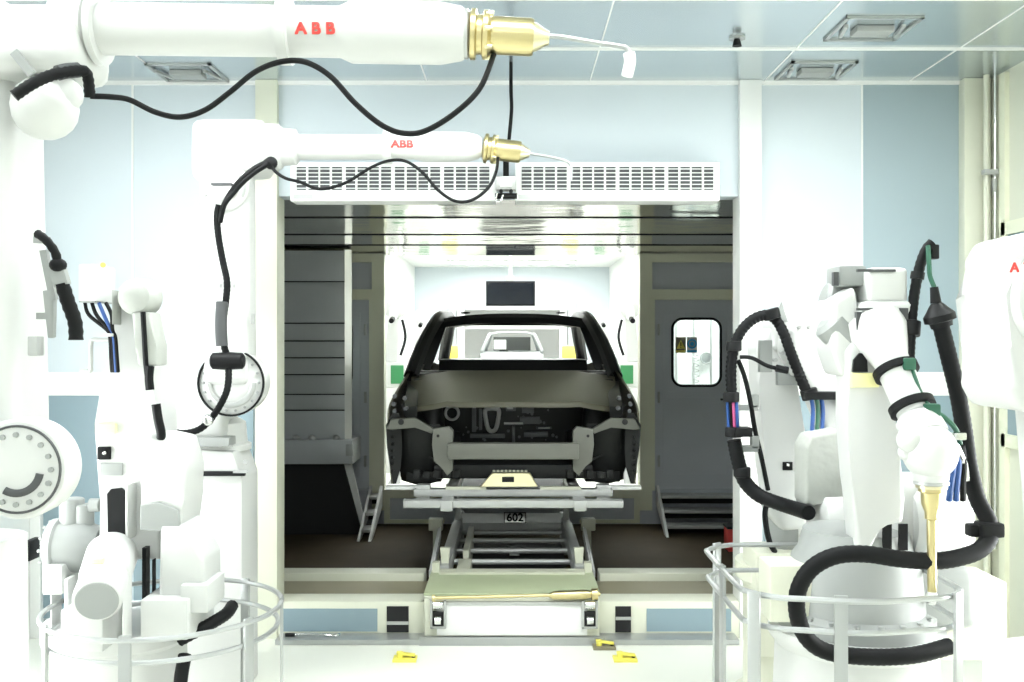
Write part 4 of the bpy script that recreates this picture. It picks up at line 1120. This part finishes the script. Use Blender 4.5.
m = MB(); m.tube([P(738, 360, 4.92), P(744, 375, 4.92), P(750, 400, 4.93), P(755, 430, 4.94), P(762, 460, 4.96), P(768, 490, 4.98)], .012, 8, 7); m.tube([P(768, 500, 5.0), P(765, 515, 5.0), P(769, 540, 5.0), P(775, 552, 5.02)], .014, 8, 6); m.build('lead', 'black', R4)
m = MB(); m.tube([P(848, 432, 4.5), P(856, 452, 4.45), P(862, 480, 4.42), P(864, 500, 4.42), P(862, 520, 4.44)], .010, 8, 6); m.build('lead', 'black', R4)
m = MB()
for y in (405, 446):
    m.span(P(738, y, 4.93), P(756, y + 5, 4.98), .003).span(P(752, y - 10, 4.93), P(757, y + 2, 4.98), .003)
m.build('cable_bracket', 'robot_grey', R4)

# ---------- robot 5: right, in front; forearm points down with a brass gun
R5 = thing('painting_robot', (P(855, 341, 4.35).x, 4.35, 0), 'white robot on the right whose ringed forearm points down with a slim brass spray gun', 'robot')
bx = R5.location.x
m = MB(); m.lathe((bx, 4.35, 0), (0, 0, 1), [(0, .42), (.05, .42), (.07, .36), (.58, .34), (.62, .37), (.66, .37)], 44); m.build('pedestal', 'robot', R5)
m = MB(); m.lathe((bx, 4.35, .66), (0, 0, 1), [(0, .33), (.06, .33), (.08, .29), (.30, .27), (.34, .24), (.42, .22)], 44); m.box(P(905, 590, 4.4), (.50, .34, .26), .05, seg=3); m.build('turret', 'robot_grey', R5)
m = MB()
for k in range(20):
    an = k * PI / 10; q = V((bx + .31 * math.cos(an), 4.35 + .31 * math.sin(an), .72)); m.cyl(q, q + V((0, 0, .018)), .013, seg=8)
m.build('bolt', 'rail', R5)
m = MB(); m.prism([P(x, y, 4.10) for x, y in ((846, 350), (856, 338), (872, 340), (884, 370), (900, 440), (906, 500), (904, 524), (874, 524), (870, 560), (858, 560), (852, 480), (847, 420))], (0, .15, 0), .03, 3); la = m.build('lower_arm', 'robot', R5)
m = MB(); m.span(P(852, 373, 4.08), P(876, 387, 4.12), .004); m.build('yellow_band', 'pale_yellow', la)
m = MB(); m.prism([P(x, y, 4.085) for x, y in ((853, 372), (854, 360), (860, 353), (867, 354), (868, 372))], (0, .03, 0)); m.build('recess', 'black_plastic', la)
m = MB(); m.span(P(883, 522, 4.12), P(891, 552, 4.13)).span(P(899, 524, 4.14), P(907, 550, 4.15)); m.build('cable_gap', 'black_plastic', R5)
m = MB(); m.box(P(925, 515, 4.42), (.34, .30, .36), .06, seg=3); m.lathe(P(905, 520, 4.36), (1, 0, 0), [(0, .15), (.03, .18), (.18, .18), (.22, .15)], 36); m.span(P(862, 490, 4.15), P(874, 560, 4.3), .008); m.build('shoulder_joint', 'robot', R5)
# elbow
m = MB(); m.box(P(878, 287, 4.22), (.165, .24, .15), .025, seg=3); m.box(P(878, 322, 4.2), (.22, .26, .17), .035, seg=3); m.prism([P(x, y, 4.12) for x, y in ((832, 300), (856, 285), (862, 330), (858, 372), (842, 378), (832, 350))], (0, .24, 0), .03, 3); el = m.build('elbow', 'robot', R5)
m = MB(); m.lathe(P(823, 296, 4.3), (.8, 0, -.25), [(0, .055), (.015, .07), (.13, .075), (.15, .06), (.2, .06)], 28); m.lathe(P(828, 318, 4.2), (.6, 0, -.6), [(0, .06), (.02, .085), (.16, .085), (.2, .06)], 28); m.box(P(846, 277, 4.25), (.12, .18, .09), .02); em = m.build('elbow_motor', 'robot_grey', R5)
m = MB(); m.span(P(834, 272, 4.14), P(836.5, 286, 4.17)).span(P(858, 269, 4.09), P(894, 272, 4.11)).span(P(858, 308, 4.07), P(902, 310.5, 4.09)).span(P(900, 308, 4.06), P(904.5, 330, 4.10)).span(P(857, 312, 4.06), P(859.5, 330, 4.09)); m.build('seam', 'grey_sleeve', el)
p0, p1 = P(874, 322, 4.14), P(925, 436, 3.86); ax = p1 - p0; L = ax.length
m = MB(); m.lathe(p0, ax, [(0, .118), (.06, .118), (.15, .085), (.19, .072), (L * .82, .068), (L * .86, .085), (L, .09)], 36); fa = m.build('forearm', 'robot', R5)
m = MB()
for f in (.42, .73):
    m.lathe(p0 + ax * f, ax, [(0, .068), (.001, .090), (.030, .090), (.031, .068)], 36)
m.build('band', 'black', fa)
c = P(930, 452, 3.82)
m = MB(); m.ball(c, .108, 28, (.95, 1, 1)); m.ball(P(910, 440, 3.8), .05, 16); m.ball(P(907, 452, 3.82), .035, 14); m.cyl(P(930, 462, 3.82), P(931, 482, 3.82), .075, .065, seg=28, bev=.008); m.build('wrist', 'robot', R5)
m = MB(); m.lathe(P(931, 481, 3.82), (0, 0, -1), [(0, .066), (.012, .066), (.013, .045), (.02, .045)], 28); m.build('wrist_ring', 'steel', R5)
m = MB(); p = P(931.5, 486, 3.82); m.lathe(p, (.006, 0, -1), [(0, .048), (.02, .05), (.025, .04), (.07, .038), (.10, .026), (.125, .026), (.13, .019), (.405, .017)], 28); g = m.build('spray_gun', 'gold', R5)
m = MB(); m.lathe(p + V((.002, 0, -.405)), (0, 0, -1), [(0, .016), (.015, .022), (.03, .018), (.05, .012)], 18); m.build('gun_tip', 'white', g)
m = MB(); m.lathe(p + V((0, 0, .005)), (0, 0, -1), [(0, .02), (.001, .058), (.012, .058), (.013, .02)], 28); m.build('gun_flange', 'gold_pale', g)
# hoses
m = MB(); m.tube([P(932, 243, 4.1), P(926, 250, 4.1), P(920, 266, 4.1), P(915, 290, 4.1), P(912, 315, 4.08), P(910, 345, 4.05), P(909, 362, 4.0)], .022, 12, 8, ridge=.08); m.build('upper_hose', 'black', R5)
m = MB(); m.cyl(P(912, 321, 4.08), P(911, 336, 4.07), .036, seg=18, bev=.005); m.cyl(P(918, 272, 4.1), P(917, 279, 4.1), .028, seg=14); m.box(P(934, 252, 4.1), (.03, .04, .06), .006); m.build('hose_clamp', 'black_plastic', R5)
m = MB(); m.tube([P(928, 246, 4.08), P(929, 262, 4.06), P(930, 276, 4.06), P(935, 290, 4.05), P(937, 305, 4.03)], .010, 8, 6); m.tube([P(908, 362, 3.98), P(914, 376, 3.93), P(920, 392, 3.9), P(930, 408, 3.86), P(945, 418, 3.85), P(956, 430, 3.86), P(961, 448, 3.88)], .010, 8, 6); m.tube([P(906, 364, 3.98), P(911, 380, 3.93), P(920, 400, 3.88), P(930, 414, 3.85)], .010, 8, 6)
m.box(P(908, 364, 3.95), (.05, .05, .05), .01); m.box(P(931, 410, 3.85), (.06, .05, .05), .01); m.build('green_cable', 'cable_green', R5)
m = MB(); m.tube([P(940, 436, 3.8), P(955, 446, 3.84), P(963, 460, 3.88), P(966, 480, 3.9)], .014, 8, 6); m.box(P(958, 436, 3.85), (.05, .05, .03), .008); m.build('fitting', 'chrome', R5)
for k in range(3):
    m = MB(); x = 954 + 5 * k; m.tube([P(x - 2, 446, 3.86), P(x, 462, 3.88), P(x - 3 + k, 485, 3.9), P(x - 5 + 2 * k, 500, 3.93)], .012, 8, 6); m.build('cable', ('blue', 'blue', 'black')[k], R5)
m = MB(); m.tube([P(936, 310, 4.02), P(942, 330, 4.02), P(950, 362, 4.02), P(958, 395, 4.02), (P(964, 430, 4.02)), P(969, 465, 4.0), P(977, 498, 3.98), P(988, 520, 3.95), P(990, 535, 3.93), P(982, 548, 3.90), P(965, 556, 3.87), P(935, 561, 3.84), P(900, 559, 3.83), P(865, 554, 3.83), P(835, 556, 3.84), P(812, 568, 3.86), P(799, 588, 3.88), P(797, 612, 3.90), P(806, 637, 3.92), P(828, 652, 3.93), P(870, 657, 3.94), P(915, 655, 3.96), P(950, 646, 4.0)], .034, 14, 9, ridge=.05, step=.012); m.build('main_hose', 'black', R5)
m = MB(); m.lathe(P(936, 303, 4.02), (.25, 0, -1), [(0, .02), (.01, .03), (.03, .045), (.05, .062), (.075, .062), (.08, .045), (.10, .042)], 22); m.cyl(P(934, 287, 4.02), P(936, 303, 4.02), .016, .022, seg=12); m.box(P(989, 529, 3.94), (.09, .09, .06), .015); m.box(P(975, 530, 3.96), (.06, .06, .05), .01); m.build('hose_coupling', 'black_plastic', R5)
m = MB(); m.span(P(770, 566, 4.2), P(800, 610, 4.4), .01); m.span(P(940, 582, 4.3), P(975, 640, 4.6), .012); m.build('base_box', 'cream', R5)

# ---------- robot 6: nearest right, only its rounded arm shows
R6 = thing('painting_robot', (1.62, 2.75, 0), 'nearest white robot at the right edge, only its big rounded arm showing', 'robot')
m = MB(); m.lathe((1.62, 2.75, 0), (0, 0, 1), [(0, .34), (.05, .34), (.07, .27), (.80, .25), (.84, .29), (1.0, .29), (1.03, .2)], 40); m.build('pedestal', 'robot', R6)
m = MB(); m.beam((1.62, 2.75, 1.0), (1.56, 2.75, 1.9), .26, .24, .28, .26, ref=V((0, 1, 0)), bev=.06, seg=3); m.build('lower_arm', 'robot', R6)
m = MB(); m.prism([P(x, y, 2.94) for x, y in ((966, 300), (962, 262), (972, 244), (1000, 238), (1070, 234), (1130, 245), (1140, 330), (1130, 400), (1060, 412), (1000, 408), (968, 404), (958, 385), (961, 345))], (0, -.30, 0), .05, 4); el = m.build('elbow', 'robot', R6)
m = MB(); m.lathe(P(1070, 300, 2.64), (0, -1, 0), [(0, .16), (.03, .15), (.05, .10)], 36); m.build('elbow_cap', 'robot', R6)
text('lettering', 'A B B', 'red', R6, P(1026, 268, 2.634), .036, bold=.001)

# ================================================================== GUARD HOOPS AROUND THE ROBOT BASES
def guard(path, zs_, posts, label, base):
    """hoops that follow one closed path, posts down to the floor"""
    t = thing('guard_hoop', base, label, 'guard rail')
    for z, k in zs_:
        m = MB(); q = [V((base[0] + (x - base[0]) * k, base[1] + (y - base[1]) * k, z)) for x, y in path]
        m.tube(q + [q[0]], .0115, 8, 6); m.build('hoop', 'rail', t)
    for x, y in posts:
        m = MB(); a = V((x - base[0], y - base[1], 0)).normalized()
        m.beam(V((x, y, 0)), V((x, y, zs_[0][0] + .02)), .050, .014, ref=a, bev=.003); m.build('post', 'rail', t)
    return t
def rr_path(x0, x1, y0, y1, r, n=4, bow=.04):
    out = []
    for cx, cy, a0 in ((x1 - r, y1 - r, 0), (x0 + r, y1 - r, 90), (x0 + r, y0 + r, 180), (x1 - r, y0 + r, 270)):
        for k in range(n + 1):
            a = math.radians(a0 + 90 * k / n); out.append((cx + r * math.cos(a), cy + r * math.sin(a)))
        if a0 == 180: out.append(((x0 + x1) / 2, y0 - bow))
    return out
guard(rr_path(.90, 1.76, 3.76, 4.76, .20), ((.925, 1), (.805, .985)), ((.925, 3.80), (1.235, 3.735), (1.70, 3.79), (.90, 4.25), (.97, 4.71), (1.76, 4.4)), 'silver hoop guard rail around the base of the robot with the slim brass gun', (1.32, 4.30, 0))
cc = (P(165, 0, 4.42).x, 4.42); RR = .505
guard([(cc[0] + RR * math.cos(k * PI / 12), cc[1] + RR * math.sin(k * PI / 12)) for k in range(24)], ((.72, 1), (.625, .97)), [(cc[0] + RR * math.cos(math.radians(a)), cc[1] + RR * math.sin(math.radians(a))) for a in (272, 222, 330, 12, 150, 62)], 'silver hoop guard rail around the base of the short bulky robot', (cc[0], cc[1], 0))
# black hose lying at the foot of the left guard
m = MB(); m.tube([P(180, 640, 4.45), P(195, 632, 4.45), P(210, 624, 4.5), P(226, 614, 4.6), P(232, 606, 4.7)], .03, 10, 8, ridge=.08)
m.tube([P(185, 655, 4.4), P(180, 690, 4.4), V((P(180, 0, 4.4).x, 4.4, .03))], .03, 10, 8); m.build('base_hose', 'black', R3)

# ================================================================== SMALL FITTINGS
def hatch(x, y, label, scale=1):
    """ceiling hatch with two slanted stays"""
    d = (ZC - CAMZ) * FPX / (341 - y); c = V(((x - 512) / FPX * d, d, ZC))
    t = thing('ceiling_hatch', c, label, 'hatch', None)
    w, l = .20 * scale, .20 * scale
    m = MB()
    m.span(c + V((-w, -l, -.012)), c + V((w, -l + .02, -.001))).span(c + V((-w, l - .02, -.012)), c + V((w, l, -.001))).span(c + V((-w, -l, -.012)), c + V((-w + .02, l, -.001))).span(c + V((w - .02, -l, -.012)), c + V((w, l, -.001)))
    m.build('frame', 'rail', t)
    m = MB(); m.span(c + V((-.10, -.06, -.035)), c + V((.10, .06, -.001)), .008); m.build('cover', 'robot_grey', t)
    m = MB(); m.beam(c + V((-w + .03, -.10, -.02)), c + V((-w + .07, .12, -.008)), .02, .016); m.beam(c + V((w - .07, -.10, -.02)), c + V((w - .03, .12, -.008)), .02, .016); m.build('stay', 'steel', t)
    return t
hatch(188, 72, 'flush ceiling hatch with small stays above the left wall')
hatch(815, 70, 'flush ceiling hatch with small stays close to the right wall top')
hatch(872, 28, 'flush ceiling hatch nearer the viewer over the right side')
# dark nozzle in the ceiling
d = (ZC - CAMZ) * FPX / (341 - 37); c = V(((737 - 512) / FPX * d, d, ZC))
t = thing('ceiling_nozzle', c + V((0, 0, -.05)), 'small dark sprinkler nozzle in the ceiling above the right post', 'nozzle')
m = MB(); m.cyl(c + V((0, 0, -.001)), c + V((0, 0, -.012)), .045, seg=18); m.build('rose', 'rail', t)
m = MB(); m.cyl(c + V((0, 0, -.012)), c + V((0, 0, -.05)), .016, .026, seg=14); m.build('head', 'black_plastic', t)
# conduit on the right wall with a blue coupling
x = P(988, 0, 6.22).x
t = thing('wall_conduit', (x, 6.24, .02), 'slim vertical pale conduit with a blue coupling at the right wall corner', 'conduit')
m = MB(); m.cyl((x, 6.24, .0), (x, 6.24, ZC - .002), .018, seg=14); m.build('pipe', 'cream', t)
m = MB(); m.cyl((x + .045, 6.22, .6), (x + .045, 6.22, ZC - .002), .011, seg=12); m.build('thin_pipe', 'chrome', t)
m = MB(); m.cyl((x, 6.24, .20), (x, 6.24, .33), .036, seg=18, bev=.006); m.build('coupling', 'blue', t)
m = MB(); m.cyl((x, 6.24, .33), (x, 6.24, .42), .026, seg=16); m.build('brass_fitting', 'gold', t)
m = MB(); a = P(991, 172, 6.2); m.box(a, (.10, .05, .03), .004); m.box(a + V((.02, 0, -.08)), (.02, .03, .08), .004); m.build('clip', 'steel', t)
# yellow locating clamps on the booth floor
def clamp(x, y, label, dark=False):
    d = CAMZ * FPX / (y - 341); c = V(((x - 512) / FPX * d, d, 0))
    t = thing('floor_clamp', c, label, 'clamp')
    m = MB(); m.box(c + V((0, 0, .008)), (.14, .10, .016), .003); m.build('foot', 'brown' if dark else 'yellow', t)
    m = MB(); m.cyl(c + V((-.03, 0, .016)), c + V((-.03, 0, .05)), .018, seg=14); m.beam(c + V((-.05, 0, .045)), c + V((.06, 0, .03)), .03, .014, bev=.003); m.build('toggle', 'yellow', t)
    m = MB(); m.cyl(c + V((.05, 0, .016)), c + V((.05, 0, .03)), .012, seg=10); m.build('bolt', 'black_plastic', t)
clamp(405, 660, 'small yellow toggle clamp on the white floor left of the platform')
clamp(625, 660, 'small yellow toggle clamp at the right on the white floor, nearest the viewer')
clamp(604, 648, 'small yellow toggle clamp with a dark foot just below the right bracket of the platform', True)
d = CAMZ * FPX / (642 - 341)
t = thing('floor_socket', ((432 - 512) / FPX * d, d, 0), 'small dark socket in the white floor below the left bracket of the platform', 'socket')
m = MB(); m.cyl((t.location.x, d, .001), (t.location.x, d, .010), .035, seg=20); m.build('cover_ring', 'rail', t)
m = MB(); m.cyl((t.location.x, d, .004), (t.location.x, d, .014), .02, seg=16); m.build('plug', 'black_plastic', t)
# tool left on the sill ledge
a = V((P(305, 0, 6.3).x, 6.28, .035))
t = thing('hook_wrench', a, 'small dark hook wrench lying on the grey ledge below the left blue panel', 'tool')
m = MB(); m.tube([a + V((-.10, 0, .012)), a + V((0, .01, .012)), a + V((.12, 0, .012)), a + V((.2, -.02, .012)), a + V((.22, .01, .012))], .009, 8, 6); m.build('shank', 'chrome', t)
m = MB(); m.cyl(a + V((-.12, 0, .011)), a + V((-.06, 0, .011)), .011, seg=10); m.build('grip', 'black_plastic', t)

# ================================================================== FAR BOOTH CONTENTS
# monitor on a ceiling pole
Dm = 12.6
c = P(510.5, 293, Dm)
t = thing('hanging_monitor', (c.x, Dm, c.z - .17), 'black flat monitor hanging from the far booth ceiling above the car roof', 'monitor')
m = MB(); m.span(P(486, 281, Dm), P(535, 306, Dm + .05), .006); m.build('casing', 'black_plastic', t)
m = MB(); m.span(P(487.5, 282.5, Dm - .004), P(533.5, 304.5, Dm)); m.build('screen', 'screen', t)
m = MB(); m.cyl((c.x, Dm + .06, P(0, 281, Dm).z), (c.x, Dm + .06, ZC), .025, seg=14); m.box(P(510, 279, Dm + .05), (.10, .08, .06), .008); m.build('ceiling_pole', 'steel', t)
# white car beyond the portal
wc = thing('primed_car', (0, 28, .35), 'white primed car body in the distance beyond the far portal', 'car body')
def cprof(pts, w0, w1):
    return pts
Dw = 26.0
rows = []
sect = [(.0, 1.05, .86), (.05, 1.32, .90), (.9, 1.62, .92), (1.0, 1.64, .86), (1.75, 2.10, .66), (2.1, 2.18, .62), (3.3, 2.16, .64), (4.1, 1.70, .84), (4.5, 1.60, .86), (4.55, .9, .86)]
m = MB()
body = [(0, .75, .80), (.02, 1.28, .84), (.9, 1.60, .90), (4.3, 1.62, .90), (4.45, 1.4, .86), (4.45, .75, .84)]
for s in (-1, 1):
    pass
R_ = []
for y, z, w in body:
    R_.append([(-w, Dw + y, .7), (-w - .04, Dw + y, .7 + (z - .7) * .6), (-w + .05, Dw + y, z - .03), (-w * .6, Dw + y, z), (w * .6, Dw + y, z), (w - .05, Dw + y, z - .03), (w + .04, Dw + y, .7 + (z - .7) * .6), (w, Dw + y, .7)])
m.loft(R_, close=True); m._faces([V(p) for p in R_[0]], [tuple(range(8))]); m._faces([V(p) for p in R_[-1]], [tuple(range(8))]); m.build('body', 'car_white', wc)
m = MB()
for s in (-1, 1):
    m.beam((s * .82, Dw + .95, 1.60), (s * .62, Dw + 1.75, 2.08), .09, .09, bev=.02); m.beam((s * .62, Dw + 1.72, 2.08), (s * .62, Dw + 3.2, 2.10), .09, .09, bev=.02); m.beam((s * .62, Dw + 3.2, 2.10), (s * .80, Dw + 4.1, 1.62), .10, .09, bev=.02)
m.build('pillar', 'car_white', wc)
rr = [[(-.64, Dw + y, z - .06), (-.4, Dw + y, z), (0, Dw + y, z + .015), (.4, Dw + y, z), (.64, Dw + y, z - .06)] for y, z in ((1.68, 2.10), (2.3, 2.15), (3.25, 2.12))]
m = MB(); m.sheet(rr, .02); m.build('roof', 'car_white', wc)
m = MB(); m.span((-.55, Dw + 3.5, 1.62), (.55, Dw + 3.55, 2.02), .01); m.span((-.35, Dw + 1.4, 1.62), (-.1, Dw + 1.45, 1.80)); m.build('rear_screen', 'car_trim', wc)
m = MB(); m.span((-.45, Dw - .03, 1.15), (.45, Dw + .01, 1.24)); m.build('grille', 'car_trim', wc)
m = MB(); m.box((-.33, Dw + 1.32, 1.80), (.34, .03, .30), .01, rot=Matrix.Rotation(math.radians(-30), 3, 'X')); m.build('paper_sheet', 'white', wc)
t = thing('car_stand', (0, 28, .05), 'plain grey skid stand under the distant white car', 'stand')
m = MB()
for s in (-1, 1): m.span((s * .5, 26.2, .55), (s * .6, 30.2, .70))
m.build('runner', 'steel', t)
m = MB()
for s in (-1, 1):
    for y in (26.6, 29.8): m.span((s * .52, y, .05), (s * .58, y + .06, .56))
m.build('leg', 'steel', t)
t = thing('booth_conveyor', (0, 15, .05), 'dark low conveyor running on into the far booth below the bare car', 'conveyor')
m = MB(); m.span((-.62, 10.85, .05), (.62, 21.5, .30)); m.build('bed', 'void', t)
for s in (-1, 1):
    MB().span((s * .62, 10.85, .05), (s * .72, 21.5, .34), .01).build('side_rail', 'steel', t)
# yellow safety boxes either side of the way
for s, lab in ((-1, 'yellow box on a stand seen through the left corner of the windscreen opening'), (1, 'yellow box on a stand seen through the right corner of the windscreen opening')):
    c = P(512 + s * 60 - 2, 352, 15.6)
    t = thing('yellow_box', (c.x, 15.6, .05), lab, 'box')
    m = MB(); m.box(c, (.26, .22, .20), .03); m.build('casing', 'yellow', t)
    m = MB(); m.cyl((c.x, 15.6, .05), (c.x, 15.6, c.z - .09), .04, seg=14); m.cyl((c.x, 15.6, .05), (c.x, 15.6, .08), .12, seg=18); m.build('stand', 'white', t)
# far white cabinets with green panels and manipulators
def far_robot(s, lab, dy=0):
    x = s * 1.72; y = 14.2 + dy
    t = thing('booth_robot', (x, y, .05), lab, 'robot')
    m = MB(); m.span((x - .25, y - .25, .05), (x + .25, y + .25, 1.25), .02); m.build('base', 'robot', t)
    m = MB(); m.span((x - .22, y - .24, 1.25), (x + .22, y + .2, 1.60), .02); m.build('housing', 'robot', t); m = MB(); m.span((x - s * .02, y - .262, 1.30), (x - s * .20, y - .238, 1.56), .006); m.build('cover', 'green', t)
    m = MB(); m.beam((x, y, 1.6), (x - s * .05, y, 2.35), .2, .2, .16, .16, ref=V((0, 1, 0)), bev=.03); m.build('arm', 'robot', t)
    m = MB(); m.lathe((x - s * .05, y + .15, 2.35), (0, -1, 0), [(0, .12), (.02, .14), (.28, .14), (.30, .11)], 24); m.beam((x - s * .05, y - .05, 2.35), (x - s * .1, y - .7, 2.2), .12, .12, .09, .09, bev=.02); m.build('forearm', 'robot', t)
    m = MB(); m.tube([(x - s * .17, y - .15, 2.2), (x - s * .22, y - .2, 1.95), (x - s * .16, y - .27, 1.7)], .02, 8); m.cyl((x - s * .1, y - .7, 2.2), (x - s * .1, y - .85, 2.17), .035, seg=12); m.build('hose', 'black', t)
far_robot(-1, 'white robot with a green cover at the left of the far booth')
far_robot(1, 'white robot with a green cover at the right of the far booth')
far_robot(-1, 'second white robot with a green cover further back at the left of the far booth', 4.2)
far_robot(1, 'second white robot with a green cover further back at the right of the far booth', 4.2)
k = 0
for s in (-1, 1):
    for j in range(4):
        y = 13.0 + 1.5 * j
        t = thing('ceiling_sprinkler', (s * .45, y, ZC - .16), 'small dark sprinkler head in the double row on the far booth ceiling', 'sprinkler', 'far booth sprinklers')
        m = MB(); m.cyl((s * .45, y, ZC - .12), (s * .45, y, ZC), .02, seg=10); m.build('stem', 'steel', t)
        m = MB(); m.cyl((s * .45, y, ZC - .16), (s * .45, y, ZC - .12), .05, .03, seg=12); m.build('head', 'black_plastic', t)

# ================================================================== WORLD, CAMERA
w = bpy.data.worlds.new('World'); SC.world = w; w.use_nodes = True
w.node_tree.nodes['Background'].inputs['Color'].default_value = (.9, .95, 1, 1)
w.node_tree.nodes['Background'].inputs['Strength'].default_value = .15
cam = bpy.data.cameras.new('Camera'); co = bpy.data.objects.new('Camera', cam); COL.objects.link(co)
co.location = (0, 0, CAMZ); co.rotation_euler = (PI / 2, 0, 0)
cam.sensor_width = 36; cam.lens = 36 * FPX / 1024; cam.clip_start = .05; cam.clip_end = 200
SC.camera = co
for o in bpy.data.objects:
    if '_base' in o.keys():
        del o['_base']
vs = SC.view_settings
SC.display_settings.display_device = 'sRGB'
vs.view_transform = 'Standard'; vs.look = 'None'; vs.gamma = 1; vs.use_curve_mapping = False; vs.exposure = 0.340
SC.cycles.use_denoising = True
SC.cycles.max_bounces = 10; SC.cycles.diffuse_bounces = 5; SC.cycles.glossy_bounces = 5; SC.cycles.transparent_max_bounces = 8
